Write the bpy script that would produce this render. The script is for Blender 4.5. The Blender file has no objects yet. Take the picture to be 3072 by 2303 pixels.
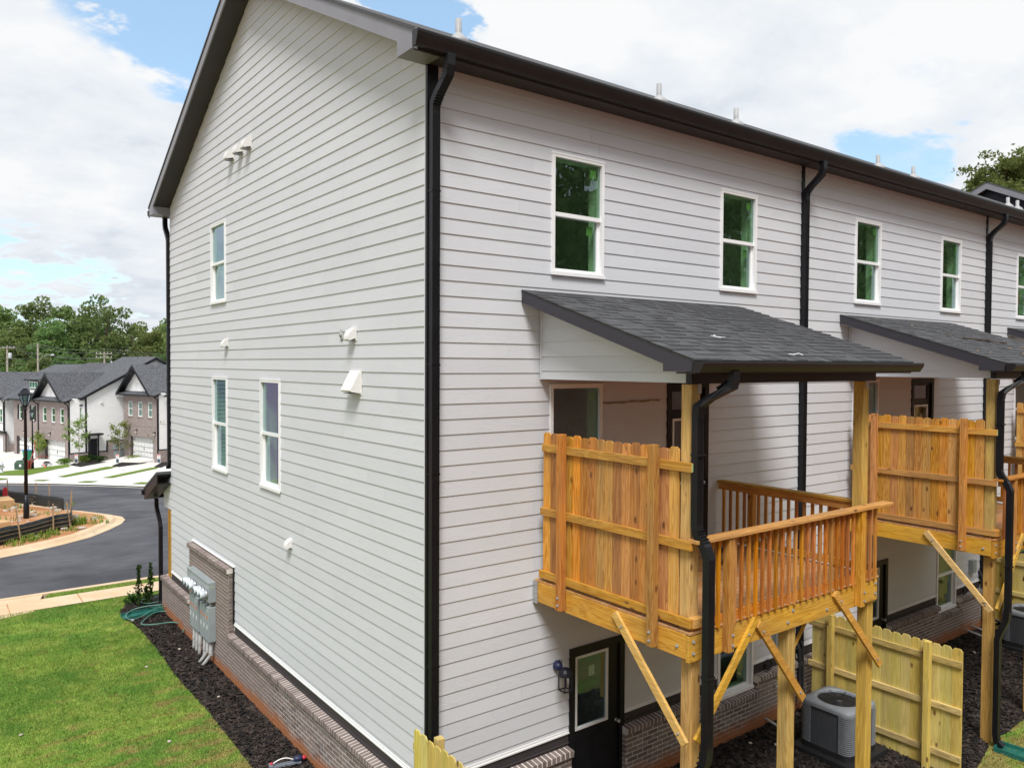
import bpy, bmesh, math, random
import numpy as np
from mathutils import Vector, Matrix
random.seed(7)
rng = np.random.default_rng(7)
R = math.radians
S = bpy.context.scene
COL = S.collection

# ------------------------------------------------------------------ camera
YAW, PITCH, ROLL = R(37.07045685), R(-1.41677893), R(-0.26735142)
CAM = Vector((-4.5792, -7.657, 5.845))
fwd = Vector((math.sin(YAW)*math.cos(PITCH), math.cos(YAW)*math.cos(PITCH), math.sin(PITCH)))
rgt = Vector((math.cos(YAW), -math.sin(YAW), 0))
dwn = -rgt.cross(fwd)
r2 = rgt*math.cos(ROLL) + dwn*math.sin(ROLL)
d2 = -rgt*math.sin(ROLL) + dwn*math.cos(ROLL)
cd = bpy.data.cameras.new('camera')
cd.sensor_width = 36.0
cd.lens = 2345.07/3072*36
cd.clip_start = 0.1
cd.clip_end = 3000
cam = bpy.data.objects.new('camera', cd)
M = Matrix.Identity(4)
for i in range(3):
    M[i][0], M[i][1], M[i][2], M[i][3] = r2[i], -d2[i], -fwd[i], CAM[i]
cam.matrix_world = M
COL.objects.link(cam)
S.camera = cam
FW = Vector((math.sin(YAW), math.cos(YAW), 0)).normalized()

# ------------------------------------------------------------------ light
SUN_EL, SUN_AZ = 55.0, 219.0          # azimuth clockwise from +y
S.view_settings.view_transform = 'Standard'
S.view_settings.look = 'None'
S.view_settings.exposure = 0.98
S.view_settings.gamma = 1.0
S.view_settings.use_curve_mapping = False
sl = bpy.data.lights.new('sun', 'SUN')
sl.energy = 2.05
sl.angle = R(20)
sl.color = (1.0, 0.975, 0.945)
sun = bpy.data.objects.new('sun', sl)
sdir = Vector((math.sin(R(SUN_AZ))*math.cos(R(SUN_EL)), math.cos(R(SUN_AZ))*math.cos(R(SUN_EL)), math.sin(R(SUN_EL))))
sun.rotation_euler = (-sdir).to_track_quat('-Z', 'Y').to_euler()
sun.location = sdir*60
COL.objects.link(sun)

W = bpy.data.worlds.new('World')
S.world = W
W.use_nodes = True
wt = W.node_tree
wt.nodes.clear()


class NT:
    """Small helper to wire shader nodes."""
    def __init__(s, tree): s.t = tree
    def n(s, typ, ins=None, **kw):
        nd = s.t.nodes.new(typ)
        for k, v in kw.items(): setattr(nd, k, v)
        for k, v in (ins or {}).items(): s.set(nd, k, v)
        return nd
    def set(s, nd, k, v):
        sock = nd.inputs[k]
        if hasattr(v, 'is_output'): s.t.links.new(v, sock)
        elif isinstance(v, bpy.types.Node): s.t.links.new(v.outputs[0], sock)
        else:
            if isinstance(v, tuple) and len(v) == 3 and sock.type == 'RGBA': v = (*v, 1)
            sock.default_value = v
    def math(s, op, a, b=0.0, clamp=False):
        return s.n('ShaderNodeMath', {0: a, 1: b}, operation=op, use_clamp=clamp).outputs[0]
    def vmath(s, op, a, b=(0, 0, 0), out=0):
        return s.n('ShaderNodeVectorMath', {0: a, 1: b}, operation=op).outputs[out]
    def ramp(s, fac, stops, interp='LINEAR'):
        nd = s.n('ShaderNodeValToRGB', {0: fac})
        cr = nd.color_ramp
        cr.interpolation = interp
        while len(cr.elements) < len(stops): cr.elements.new(0.5)
        for e, (p, c) in zip(cr.elements, stops):
            e.position = p
            e.color = (c, c, c, 1) if not isinstance(c, tuple) else (*c, 1)
        return nd.outputs[0]
    def mix(s, fac, a, b, blend='MIX'):
        nd = s.n('ShaderNodeMix', data_type='RGBA', blend_type=blend)
        s.set(nd, 0, fac); s.set(nd, 6, a); s.set(nd, 7, b)
        return nd.outputs[2]
    def noise(s, vec, scale, detail=4, rough=0.55, dist=0.0, out=0):
        nd = s.n('ShaderNodeTexNoise', {'Scale': scale, 'Detail': detail, 'Roughness': rough, 'Distortion': dist})
        if vec is not None: s.set(nd, 'Vector', vec)
        return nd.outputs[out]
    def smooth(s, v, a, b, lo=0.0, hi=1.0):
        return s.n('ShaderNodeMapRange', {0: v, 1: a, 2: b, 3: lo, 4: hi}, interpolation_type='SMOOTHSTEP').outputs[0]


# sky: Nishita blue behind a broken cloud deck that is laid on a plane high above
w = NT(wt)
tc = w.n('ShaderNodeTexCoord')
sky = w.n('ShaderNodeTexSky', sky_type='NISHITA', sun_disc=False, sun_elevation=R(SUN_EL), sun_rotation=R(SUN_AZ))
sep = w.n('ShaderNodeSeparateXYZ', {0: tc.outputs['Generated']})
zc = w.math('MAXIMUM', sep.outputs[2], 0.0)
den = w.math('ADD', zc, 0.22)
px = w.math('DIVIDE', sep.outputs[0], den)
py = w.math('DIVIDE', sep.outputs[1], den)
pv = w.n('ShaderNodeCombineXYZ', {0: px, 1: py, 2: 3.7}).outputs[0]
n1 = w.noise(pv, 1.15, 9, 0.56, 0.25)
n2 = w.noise(pv, 3.1, 8, 0.6, 0.15)
dens = w.math('ADD', w.math('MULTIPLY', n1, 0.72), w.math('MULTIPLY', n2, 0.28))
dens = w.math('ADD', dens, 0.185)
for (dx, dy, dz), rad, amt in (((0.205, 0.905, 0.372), 0.145, 0.46), ((0.452, 0.785, 0.423), 0.075, 0.50), ((0.866, 0.455, 0.210), 0.05, 0.15), ((0.140, 0.957, 0.254), 0.105, -0.85),
                               ((0.10, 0.987, 0.122), 0.075, 0.30), ((-0.55, 0.45, 0.7), 0.3, 0.22), ((0.3, -0.75, 0.55), 0.3, 0.2), ((0.7, -0.1, 0.7), 0.22, 0.2)):
    dd = w.vmath('DISTANCE', tc.outputs['Generated'], (dx, dy, dz), 1)
    wob = w.math('ADD', dd, w.math('MULTIPLY', w.math('SUBTRACT', n2, 0.5), 0.35))
    dens = w.math('SUBTRACT', dens, w.smooth(wob, rad*0.35, rad*1.35, amt, 0.0))
cover = w.smooth(dens, 0.41, 0.59)
body = w.noise(w.vmath('ADD', pv, (7.7, 3.4, 1.0)), 0.95, 8, 0.55, 0.3)
lum = w.ramp(w.math('ADD', w.math('MULTIPLY', body, 0.62), w.math('MULTIPLY', n2, 0.38)), [(0.41, (3.4, 3.75, 4.2)), (0.49, (4.6, 4.85, 5.15)), (0.58, (5.4, 5.45, 5.5))])
thin = w.smooth(dens, 0.44, 0.60)
lum = w.mix(thin, (5.4, 5.45, 5.5), lum)
skyc = w.mix(0.45, w.mix(1.0, sky.outputs[0], (1.25, 1.3, 1.25), 'MULTIPLY'), (2.9, 4.3, 5.8))
hz = w.smooth(sep.outputs[2], 0.0, 0.16, 0.75, 0.0)
skyc = w.mix(hz, skyc, (4.5, 5.2, 5.7))
col = w.mix(cover, skyc, lum)
gnd = w.smooth(sep.outputs[2], -0.06, -0.01)
col = w.mix(gnd, (1.2, 1.2, 1.0), col)
bg = w.n('ShaderNodeBackground', {'Color': col, 'Strength': 0.09})
wo = w.n('ShaderNodeOutputWorld', {'Surface': bg})

# ------------------------------------------------------------------ materials
def newmat(name):
    m = bpy.data.materials.new(name)
    m.use_nodes = True
    t = m.node_tree
    t.nodes.clear()
    w = NT(t)
    out = w.n('ShaderNodeOutputMaterial')
    b = w.n('ShaderNodeBsdfPrincipled')
    t.links.new(b.outputs[0], out.inputs[0])
    return m, w, b, out

def pos(w): return w.n('ShaderNodeNewGeometry').outputs['Position']
def rnd(w): return w.n('ShaderNodeObjectInfo').outputs['Random']
def isl(w): return w.n('ShaderNodeNewGeometry').outputs['Random Per Island']

def surf(name, c1, c2=None, scale=8.0, rough=0.6, spec=0.4, bump=0.0, bscale=None, stretch=(1, 1, 1), var=0.0, metal=0.0, lo=0.35, hi=0.65, island=False, dist=0.01):
    m, w, b, out = newmat(name)
    v = w.vmath('MULTIPLY', pos(w), stretch)
    nz = w.noise(v, scale, 6, 0.6)
    c = w.mix(w.smooth(nz, lo, hi), c1, c2 or c1)
    if var:
        k = isl(w) if island else rnd(w)
        c = w.n('ShaderNodeHueSaturation', {'Value': w.n('ShaderNodeMapRange', {0: k, 3: 1-var, 4: 1+var}).outputs[0], 'Color': c}).outputs[0]
    w.set(b, 'Base Color', c)
    w.set(b, 'Roughness', rough); w.set(b, 'Specular IOR Level', spec); w.set(b, 'Metallic', metal)
    if bump:
        nb = w.noise(v, bscale or scale*3, 5, 0.6)
        w.set(b, 'Normal', w.n('ShaderNodeBump', {'Height': nb, 'Strength': bump, 'Distance': dist}).outputs[0])
    return m

def wood(name, c1, c2, axis, knots=True, rough=0.6, var=0.25, dark=(0.10, 0.035, 0.012)):
    """Sawn softwood: rings drawn out along the grain axis, knots, board to board change."""
    m, w, b, out = newmat(name)
    ob = w.n('ShaderNodeTexCoord').outputs['Object']
    r = rnd(w)
    off = w.n('ShaderNodeCombineXYZ', {0: w.math('MULTIPLY', r, 37.0), 1: w.math('MULTIPLY', r, 71.0), 2: w.math('MULTIPLY', r, 53.0)}).outputs[0]
    v = w.vmath('ADD', ob, off)
    st = [9.0, 9.0, 9.0]; st[axis] = 0.55
    vg = w.vmath('MULTIPLY', v, tuple(st))
    wv = w.noise(vg, 1.0, 3, 0.5, 1.2)
    rings = w.math('FRACT', w.math('MULTIPLY', wv, 9.0))
    rings = w.smooth(w.math('ABSOLUTE', w.math('SUBTRACT', rings, 0.5)), 0.08, 0.5)
    st2 = [60.0, 60.0, 60.0]; st2[axis] = 2.0
    fine = w.noise(w.vmath('MULTIPLY', v, tuple(st2)), 1.0, 3, 0.6)
    g = w.math('ADD', w.math('MULTIPLY', rings, 0.6), w.math('MULTIPLY', fine, 0.5))
    c = w.mix(w.smooth(g, 0.15, 0.95), c1, c2)
    mott = w.noise(w.vmath('MULTIPLY', v, tuple(1.2 if i == axis else 5.0 for i in range(3))), 1.0, 3)
    c = w.n('ShaderNodeHueSaturation', {'Hue': w.n('ShaderNodeMapRange', {0: w.math('FRACT', w.math('MULTIPLY', r, 5.7)), 3: 0.495, 4: 0.518}).outputs[0], 'Saturation': w.n('ShaderNodeMapRange', {0: w.math('ADD', w.math('MULTIPLY', mott, 0.5), w.math('MULTIPLY', w.math('FRACT', w.math('MULTIPLY', r, 13.1)), 0.5)), 1: 0.25, 2: 0.75, 3: 0.92, 4: 1.06}).outputs[0],
                                           'Value': w.math('MULTIPLY', w.n('ShaderNodeMapRange', {0: r, 3: 1-var, 4: 1+var}).outputs[0], w.n('ShaderNodeMapRange', {0: mott, 1: 0.3, 2: 0.7, 3: 0.85, 4: 1.13}).outputs[0]), 'Color': c}).outputs[0]
    if knots:
        sk = [7.0, 7.0, 7.0]; sk[axis] = 3.2
        vk = w.vmath('MULTIPLY', v, tuple(sk))
        vo = w.n('ShaderNodeTexVoronoi', {'Vector': vk, 'Scale': 1.0, 'Randomness': 1.0})
        kd = w.math('ADD', vo.outputs['Distance'], w.math('MULTIPLY', w.noise(vk, 4.0, 2), 0.10))
        gate = w.math('GREATER_THAN', w.n('ShaderNodeSeparateColor', {0: vo.outputs['Color']}).outputs[0], 0.50)
        k = w.math('MULTIPLY', w.smooth(kd, 0.13, 0.24, 1.0, 0.0), gate)
        c = w.mix(w.math('MULTIPLY', k, 0.85), c, dark)
    w.set(b, 'Base Color', c)
    w.set(b, 'Roughness', rough); w.set(b, 'Specular IOR Level', 0.3)
    w.set(b, 'Normal', w.n('ShaderNodeBump', {'Height': g, 'Strength': 0.25, 'Distance': 0.004}).outputs[0])
    return m

def siding_mat(name, base):
    """Painted fibre cement with embossed cedar grain running along the boards."""
    m, w, b, out = newmat(name)
    p = pos(w); r = rnd(w)
    sp = w.n('ShaderNodeSeparateXYZ', {0: p})
    u = w.math('ADD', w.math('ADD', sp.outputs[0], sp.outputs[1]), w.math('MULTIPLY', r, 40.0))
    v = w.n('ShaderNodeCombineXYZ', {0: w.math('MULTIPLY', u, 2.6), 1: w.math('MULTIPLY', sp.outputs[2], 17.0), 2: w.math('MULTIPLY', r, 9.0)}).outputs[0]
    wv = w.noise(v, 1.0, 2, 0.5, 0.8)
    rings = w.math('FRACT', w.math('MULTIPLY', wv, 8.0))
    rings = w.smooth(w.math('ABSOLUTE', w.math('SUBTRACT', rings, 0.5)), 0.36, 0.5)
    patch = w.smooth(w.noise(w.n('ShaderNodeCombineXYZ', {0: u, 1: w.math('MULTIPLY', sp.outputs[2], 3.0), 2: r}).outputs[0], 1.1, 2), 0.42, 0.6)
    h = w.math('MULTIPLY', rings, patch)
    dirt = w.noise(p, 0.8, 5, 0.6)
    c = w.n('ShaderNodeHueSaturation', {'Value': w.math('MULTIPLY', w.n('ShaderNodeMapRange', {0: r, 3: 0.962, 4: 1.022}).outputs[0], w.n('ShaderNodeMapRange', {0: dirt, 1: 0.25, 2: 0.75, 3: 0.97, 4: 1.02}).outputs[0]), 'Color': base}).outputs[0]
    w.set(b, 'Base Color', c)
    w.set(b, 'Roughness', 0.62); w.set(b, 'Specular IOR Level', 0.3)
    w.set(b, 'Normal', w.n('ShaderNodeBump', {'Height': h, 'Strength': 0.38, 'Distance': 0.003}).outputs[0])
    return m

def brick_mat(name, stops, clay=True, top=0.0, patch_scale=14.0):
    m, w, b, out = newmat(name)
    p = pos(w); r = rnd(w)
    k = w.math('ADD', w.math('MULTIPLY', r, 0.85), w.math('MULTIPLY', isl(w), 0.15))
    c = w.ramp(k, stops)
    nz = w.noise(p, 45.0, 5, 0.65)
    c = w.mix(w.smooth(nz, 0.55, 0.75, 0.0, 0.35), c, (0.33, 0.29, 0.26))
    c = w.mix(w.smooth(nz, 0.25, 0.45, 0.45, 0.0), c, (0.05, 0.04, 0.04))
    if clay:
        z = w.n('ShaderNodeSeparateXYZ', {0: p}).outputs[2]
        zz = w.math('ADD', z, w.math('MULTIPLY', w.math('SUBTRACT', w.noise(p, 1.6, 5, 0.7), 0.5), 0.42))
        f = w.smooth(zz, 0.08, 0.30, 0.88, 0.0)
        c = w.mix(f, c, (0.34, 0.125, 0.042))
    w.set(b, 'Base Color', c)
    w.set(b, 'Roughness', 0.85); w.set(b, 'Specular IOR Level', 0.2)
    w.set(b, 'Normal', w.n('ShaderNodeBump', {'Height': nz, 'Strength': 0.5, 'Distance': 0.006}).outputs[0])
    return m

def glass_mat(name, tint=(0.50, 0.72, 0.50), boost=0.12):
    m = bpy.data.materials.new(name)
    m.use_nodes = True
    t = m.node_tree; t.nodes.clear(); w = NT(t)
    out = w.n('ShaderNodeOutputMaterial')
    ge = w.n('ShaderNodeNewGeometry')
    cs = w.math('ABSOLUTE', w.vmath('DOT_PRODUCT', ge.outputs['Incoming'], ge.outputs['Normal'], 1))
    fr = w.math('ADD', w.math('MULTIPLY', w.math('POWER', w.math('SUBTRACT', 1.0, cs), 2.8), 1.0-boost), boost, True)
    tr = w.n('ShaderNodeBsdfTransparent', {'Color': tint})
    gl = w.n('ShaderNodeBsdfGlossy', {'Color': (0.72, 0.86, 1.0), 'Roughness': 0.0})
    mx = w.n('ShaderNodeMixShader', {0: fr})
    t.links.new(tr.outputs[0], mx.inputs[1]); t.links.new(gl.outputs[0], mx.inputs[2]); t.links.new(mx.outputs[0], out.inputs[0])
    return m

def leaf_mat(name, c1, c2, trans=0.35, hue=0.02):
    m = bpy.data.materials.new(name)
    m.use_nodes = True
    t = m.node_tree; t.nodes.clear(); w = NT(t)
    out = w.n('ShaderNodeOutputMaterial')
    r = rnd(w); i = isl(w)
    p = pos(w)
    c = w.mix(w.smooth(w.math('ADD', w.math('MULTIPLY', i, 0.55), w.math('MULTIPLY', w.noise(p, 0.55, 3), 0.6)), 0.3, 0.9), c1, c2)
    c = w.n('ShaderNodeHueSaturation', {'Hue': w.n('ShaderNodeMapRange', {0: r, 3: 0.5-hue, 4: 0.5+hue}).outputs[0], 'Value': w.n('ShaderNodeMapRange', {0: w.math('FRACT', w.math('MULTIPLY', r, 7.3)), 3: 0.75, 4: 1.3}).outputs[0], 'Color': c}).outputs[0]
    d = w.n('ShaderNodeBsdfDiffuse', {'Color': c}); tl = w.n('ShaderNodeBsdfTranslucent', {'Color': c})
    mx = w.n('ShaderNodeMixShader', {0: trans})
    t.links.new(d.outputs[0], mx.inputs[1]); t.links.new(tl.outputs[0], mx.inputs[2]); t.links.new(mx.outputs[0], out.inputs[0])
    return m

MT = {}
MT['siding'] = siding_mat('siding_paint', (0.60, 0.612, 0.642))
MT['white'] = surf('white_vinyl', (0.84, 0.84, 0.84), (0.81, 0.81, 0.81), 6, 0.4)
MT['trimwhite'] = surf('white_metal', (0.74, 0.74, 0.735), None, 6, 0.35)
MT['reveal'] = surf('white_reveal', (0.85, 0.85, 0.84), None, 3, 0.8)
MT['drywall'] = surf('drywall', (0.74, 0.74, 0.72), None, 3, 0.9)
MT['floorint'] = surf('subfloor', (0.28, 0.2, 0.13), (0.2, 0.14, 0.1), 3, 0.8)
MT['black'] = surf('black_trim', (0.007, 0.007, 0.009), (0.010, 0.010, 0.012), 5, 0.40, 0.28)
MT['bronze'] = surf('dark_bronze_metal', (0.012, 0.010, 0.011), (0.016, 0.013, 0.013), 4, 0.38, 0.35)
MT['fascia'] = surf('sky_sheen_fascia_metal', (0.21, 0.205, 0.23), (0.23, 0.225, 0.25), 3, 0.42, 0.5)  # dark fascia metal with its sky reflection painted into the colour as lilac grey
MT['fasciadark'] = surf('charcoal_fascia', (0.038, 0.036, 0.046), None, 3, 0.45, 0.4)
MT['soffit'] = surf('dark_soffit', (0.04, 0.035, 0.038), (0.05, 0.042, 0.044), 1.5, 0.55)
MT['shingle'] = surf('charcoal_shingle', (0.052, 0.053, 0.057), (0.098, 0.099, 0.104), 90, 0.9, 0.25, 0.4, 300, var=0.24)
MT['shinglefar'] = surf('weathered_shingle', (0.050, 0.052, 0.060), (0.12, 0.125, 0.135), 6, 0.9, 0.25, 0.3, 20, (1, 1, 2), var=0.12)
MT['brick'] = brick_mat('brown_brick', [(0.0, (0.13, 0.10, 0.09)), (0.35, (0.20, 0.157, 0.142)), (0.7, (0.26, 0.208, 0.188)), (1.0, (0.19, 0.168, 0.165))])
MT['rowlock'] = brick_mat('rowlock_brick', [(0.0, (0.14, 0.108, 0.10)), (0.5, (0.20, 0.16, 0.148)), (1.0, (0.25, 0.205, 0.19))], clay=False)
MT['mortar'] = brick_mat('mortar', [(0.0, (0.66, 0.60, 0.55)), (1.0, (0.66, 0.60, 0.55))])
MT['pine_x'] = wood('treated_pine_beam', (0.56, 0.29, 0.060), (0.42, 0.19, 0.032), 0, False, var=0.14)
MT['pine_y'] = wood('treated_pine_side_beam', (0.58, 0.31, 0.070), (0.44, 0.20, 0.036), 1, False, var=0.14)
MT['pine_z'] = wood('treated_pine_post', (0.53, 0.325, 0.095), (0.40, 0.215, 0.052), 2, True, var=0.13)
MT['cedar_x'] = wood('stained_rail_wood', (0.58, 0.255, 0.070), (0.44, 0.165, 0.036), 0, True, var=0.18)
MT['cedar_y'] = wood('stained_side_rail_wood', (0.54, 0.265, 0.060), (0.41, 0.165, 0.030), 1, True, var=0.12)
MT['cedar_z'] = wood('stained_picket_wood', (0.56, 0.255, 0.062), (0.39, 0.145, 0.024), 2, True, var=0.32)
MT['baluster'] = wood('stained_baluster_wood', (0.52, 0.185, 0.036), (0.38, 0.115, 0.020), 2, True, var=0.18)
MT['deckboard'] = wood('deck_board_wood', (0.50, 0.25, 0.11), (0.40, 0.18, 0.07), 0, True, var=0.14)
MT['fence_z'] = wood('raw_pine_picket', (0.60, 0.46, 0.15), (0.50, 0.36, 0.095), 2, True, var=0.13)
MT['brace_y'] = wood('pale_brace_wood', (0.66, 0.40, 0.165), (0.54, 0.29, 0.095), 1, True, var=0.05)
MT['fence_y'] = wood('raw_pine_rail', (0.58, 0.43, 0.16), (0.42, 0.29, 0.11), 1, True, var=0.15)
MT['galv'] = surf('galvanised_steel', (0.42, 0.43, 0.44), (0.5, 0.5, 0.5), 30, 0.4, metal=0.7)
MT['meter'] = surf('grey_meter_enamel', (0.27, 0.31, 0.32), (0.31, 0.35, 0.355), 4, 0.45)
MT['meterglass'] = surf('meter_dome', (0.55, 0.62, 0.68), (0.7, 0.74, 0.78), 10, 0.12, 0.7)
MT['pipe'] = surf('grey_conduit', (0.36, 0.365, 0.36), (0.42, 0.42, 0.415), 9, 0.5)
MT['vent'] = surf('vent_plastic', (0.74, 0.73, 0.71), (0.68, 0.67, 0.66), 9, 0.5)
MT['pvc'] = surf('pale_grey_pvc', (0.34, 0.345, 0.35), (0.40, 0.40, 0.40), 9, 0.5)
MT['acgrey'] = surf('condenser_enamel', (0.19, 0.205, 0.225), (0.22, 0.235, 0.255), 6, 0.45)
MT['acdark'] = surf('condenser_coil', (0.045, 0.05, 0.06), (0.075, 0.08, 0.09), 140, 0.6, stretch=(1, 1, 0.02))
MT['acblack'] = surf('condenser_base', (0.015, 0.015, 0.016), None, 5, 0.6)
MT['teal'] = surf('green_splash_block', (0.010, 0.105, 0.085), (0.016, 0.13, 0.105), 8, 0.5)
MT['hose'] = surf('green_hose', (0.06, 0.16, 0.13), (0.10, 0.22, 0.18), 12, 0.4)
MT['navy'] = surf('navy_plastic', (0.02, 0.028, 0.075), None, 8, 0.4)
MT['greyplastic'] = surf('grey_plastic', (0.2, 0.22, 0.26), None, 8, 0.4)
MT['redplastic'] = surf('red_plastic', (0.5, 0.03, 0.05), None, 8, 0.4)
MT['lampblack'] = surf('lamp_black', (0.008, 0.009, 0.016), (0.012, 0.012, 0.018), 12, 0.45, 0.25)
MT['poleblack'] = surf('lamp_post_paint', (0.008, 0.009, 0.014), (0.03, 0.03, 0.034), 12, 0.4, 0.3, lo=0.6, hi=0.75, stretch=(1, 1, 0.4))
MT['asphalt'] = None
MT['concrete'] = surf('pale_concrete', (0.58, 0.56, 0.52), (0.70, 0.69, 0.66), 0.5, 0.85, 0.2, 0.1, 60)
MT['ceiling'] = surf('tan_ceiling', (0.40, 0.28, 0.16), (0.46, 0.33, 0.20), 3, 0.8)
MT['clayconcrete'] = surf('clay_stained_concrete', (0.56, 0.41, 0.255), (0.63, 0.49, 0.34), 0.9, 0.85, 0.2, 0.15, 50)
MT['grassfar'] = surf('far_turf', (0.10, 0.165, 0.022), (0.15, 0.215, 0.04), 1.3, 0.9, 0.1, 0.5, 14)
MT['mulch'] = surf('mulch_bed', (0.014, 0.013, 0.013), (0.034, 0.028, 0.025), 26, 0.9, 0.2, 1.0, 40, dist=0.03)
MT['chips'] = surf('mulch_chip', (0.012, 0.011, 0.011), (0.052, 0.038, 0.031), 9, 0.8, 0.25, var=0.5, island=True)
MT['clay'] = surf('red_clay', (0.36, 0.155, 0.07), (0.48, 0.28, 0.15), 0.8, 0.95, 0.1, 0.6, 9, dist=0.05)
MT['bank'] = surf('red_bank', (0.24, 0.10, 0.068), (0.25, 0.14, 0.10), 0.9, 0.95, 0.1, 0.9, 5, dist=0.15)
MT['silt'] = surf('black_geotextile', (0.012, 0.017, 0.019), (0.022, 0.03, 0.032), 5, 0.6)
MT['stake'] = surf('weathered_stake', (0.36, 0.25, 0.15), (0.27, 0.18, 0.11), 8, 0.85)
MT['plywood'] = surf('plywood', (0.55, 0.36, 0.18), (0.5, 0.32, 0.15), 3, 0.8)
MT['polewood'] = surf('pole_wood', (0.30, 0.27, 0.23), (0.24, 0.21, 0.18), 6, 0.9)
MT['wire'] = surf('wire', (0.12, 0.12, 0.12), None, 5, 0.5)
MT['bark'] = surf('bark', (0.13, 0.10, 0.075), (0.075, 0.058, 0.045), 7, 0.95, 0.2, 0.8, 30, (1, 1, 0.3), dist=0.03)
MT['barkpale'] = surf('pale_bark', (0.26, 0.22, 0.17), (0.18, 0.15, 0.11), 7, 0.95)
MT['leafA'] = leaf_mat('broad_leaf', (0.125, 0.195, 0.062), (0.28, 0.355, 0.14), 0.55, 0.03)
MT['leafpine'] = leaf_mat('pine_needle', (0.10, 0.155, 0.045), (0.22, 0.275, 0.095), 0.45)
MT['leafyoung'] = leaf_mat('young_leaf', (0.14, 0.22, 0.045), (0.27, 0.35, 0.09), 0.4)
MT['leafshrub'] = leaf_mat('shrub_leaf', (0.018, 0.045, 0.012), (0.045, 0.09, 0.022), 0.2)
MT['weed'] = leaf_mat('weed_blade', (0.11, 0.19, 0.03), (0.22, 0.30, 0.06), 0.3)
MT['glass'] = glass_mat('window_glass')
MT['glassdoor'] = glass_mat('door_glass', (0.62, 0.72, 0.66), 0.10)
MT['sticker'] = surf('window_sticker', (0.36, 0.50, 0.22), None, 5, 0.6)
MT['redsticker'] = surf('red_notice', (0.6, 0.06, 0.04), None, 5, 0.6)
MT['garage'] = surf('garage_door_paint', (0.76, 0.76, 0.755), None, 5, 0.5)
MT['farsiding'] = surf('far_white_siding', (0.83, 0.83, 0.83), (0.80, 0.80, 0.80), 1.5, 0.6)
MT['darksiding'] = surf('dark_siding', (0.035, 0.035, 0.05), (0.045, 0.045, 0.06), 2, 0.6)
MT['farblack'] = MT['black']
MT['bingreen'] = surf('green_bin', (0.01, 0.20, 0.10), None, 5, 0.45)
MT['binblue'] = surf('blue_lid', (0.06, 0.25, 0.55), None, 5, 0.45)
MT['cabinet'] = surf('utility_green', (0.035, 0.075, 0.045), None, 5, 0.5)
MT['hydrant'] = surf('hydrant_paint', (0.55, 0.56, 0.58), (0.45, 0.46, 0.48), 9, 0.4)
MT['orange'] = surf('orange_plastic', (0.75, 0.12, 0.03), None, 5, 0.5)
MT['redconduit'] = surf('orange_red_conduit', (0.36, 0.05, 0.03), None, 5, 0.5)
MT['signwhite'] = surf('sign_white', (0.75, 0.75, 0.75), None, 5, 0.5)
MT['signdark'] = surf('sign_slate', (0.05, 0.075, 0.11), None, 5, 0.5)
MT['lampglow'] = surf('lamp_glass', (0.6, 0.58, 0.5), None, 5, 0.2)
MT['blackwire'] = surf('line_set_foam', (0.012, 0.012, 0.013), None, 5, 0.6)
MT['stone'] = surf('pale_stone', (0.5, 0.45, 0.38), (0.4, 0.35, 0.3), 9, 0.9)

# asphalt with tyre streaks and pale dusty scuffs
m, w, b, out = newmat('asphalt')
p = pos(w)
base = w.noise(p, 0.35, 6, 0.6)
streak = w.noise(w.vmath('MULTIPLY', p, (0.35, 0.95, 1)), 1.0, 6, 0.62, 0.9)
c = w.mix(w.smooth(base, 0.3, 0.7), (0.040, 0.041, 0.049), (0.092, 0.092, 0.102))
c = w.mix(w.smooth(streak, 0.60, 0.78, 0.0, 0.45), c, (0.15, 0.145, 0.145))
c = w.mix(w.smooth(streak, 0.25, 0.42, 0.6, 0.0), c, (0.034, 0.034, 0.040))
c = w.mix(w.smooth(w.noise(w.vmath('MULTIPLY', p, (0.22, 0.9, 1)), 1.0, 4, 0.6, 1.6), 0.60, 0.66, 0.0, 0.45), c, (0.030, 0.030, 0.036))
scf = w.noise(w.vmath('MULTIPLY', p, (0.8, 3.2, 1)), 1.0, 6, 0.7, 0.8)
c = w.mix(w.smooth(scf, 0.63, 0.72, 0.0, 0.6), c, (0.22, 0.205, 0.195))
c = w.mix(w.smooth(w.noise(p, 130, 3), 0.6, 0.75, 0.0, 0.4), c, (0.16, 0.16, 0.165))
w.set(b, 'Base Color', c); w.set(b, 'Roughness', w.smooth(streak, 0.3, 0.6, 0.5, 0.85)); w.set(b, 'Specular IOR Level', 0.35)
w.set(b, 'Normal', w.n('ShaderNodeBump', {'Height': w.noise(p, 90, 3), 'Strength': 0.25, 'Distance': 0.01}).outputs[0])
MT['asphalt'] = m

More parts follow.
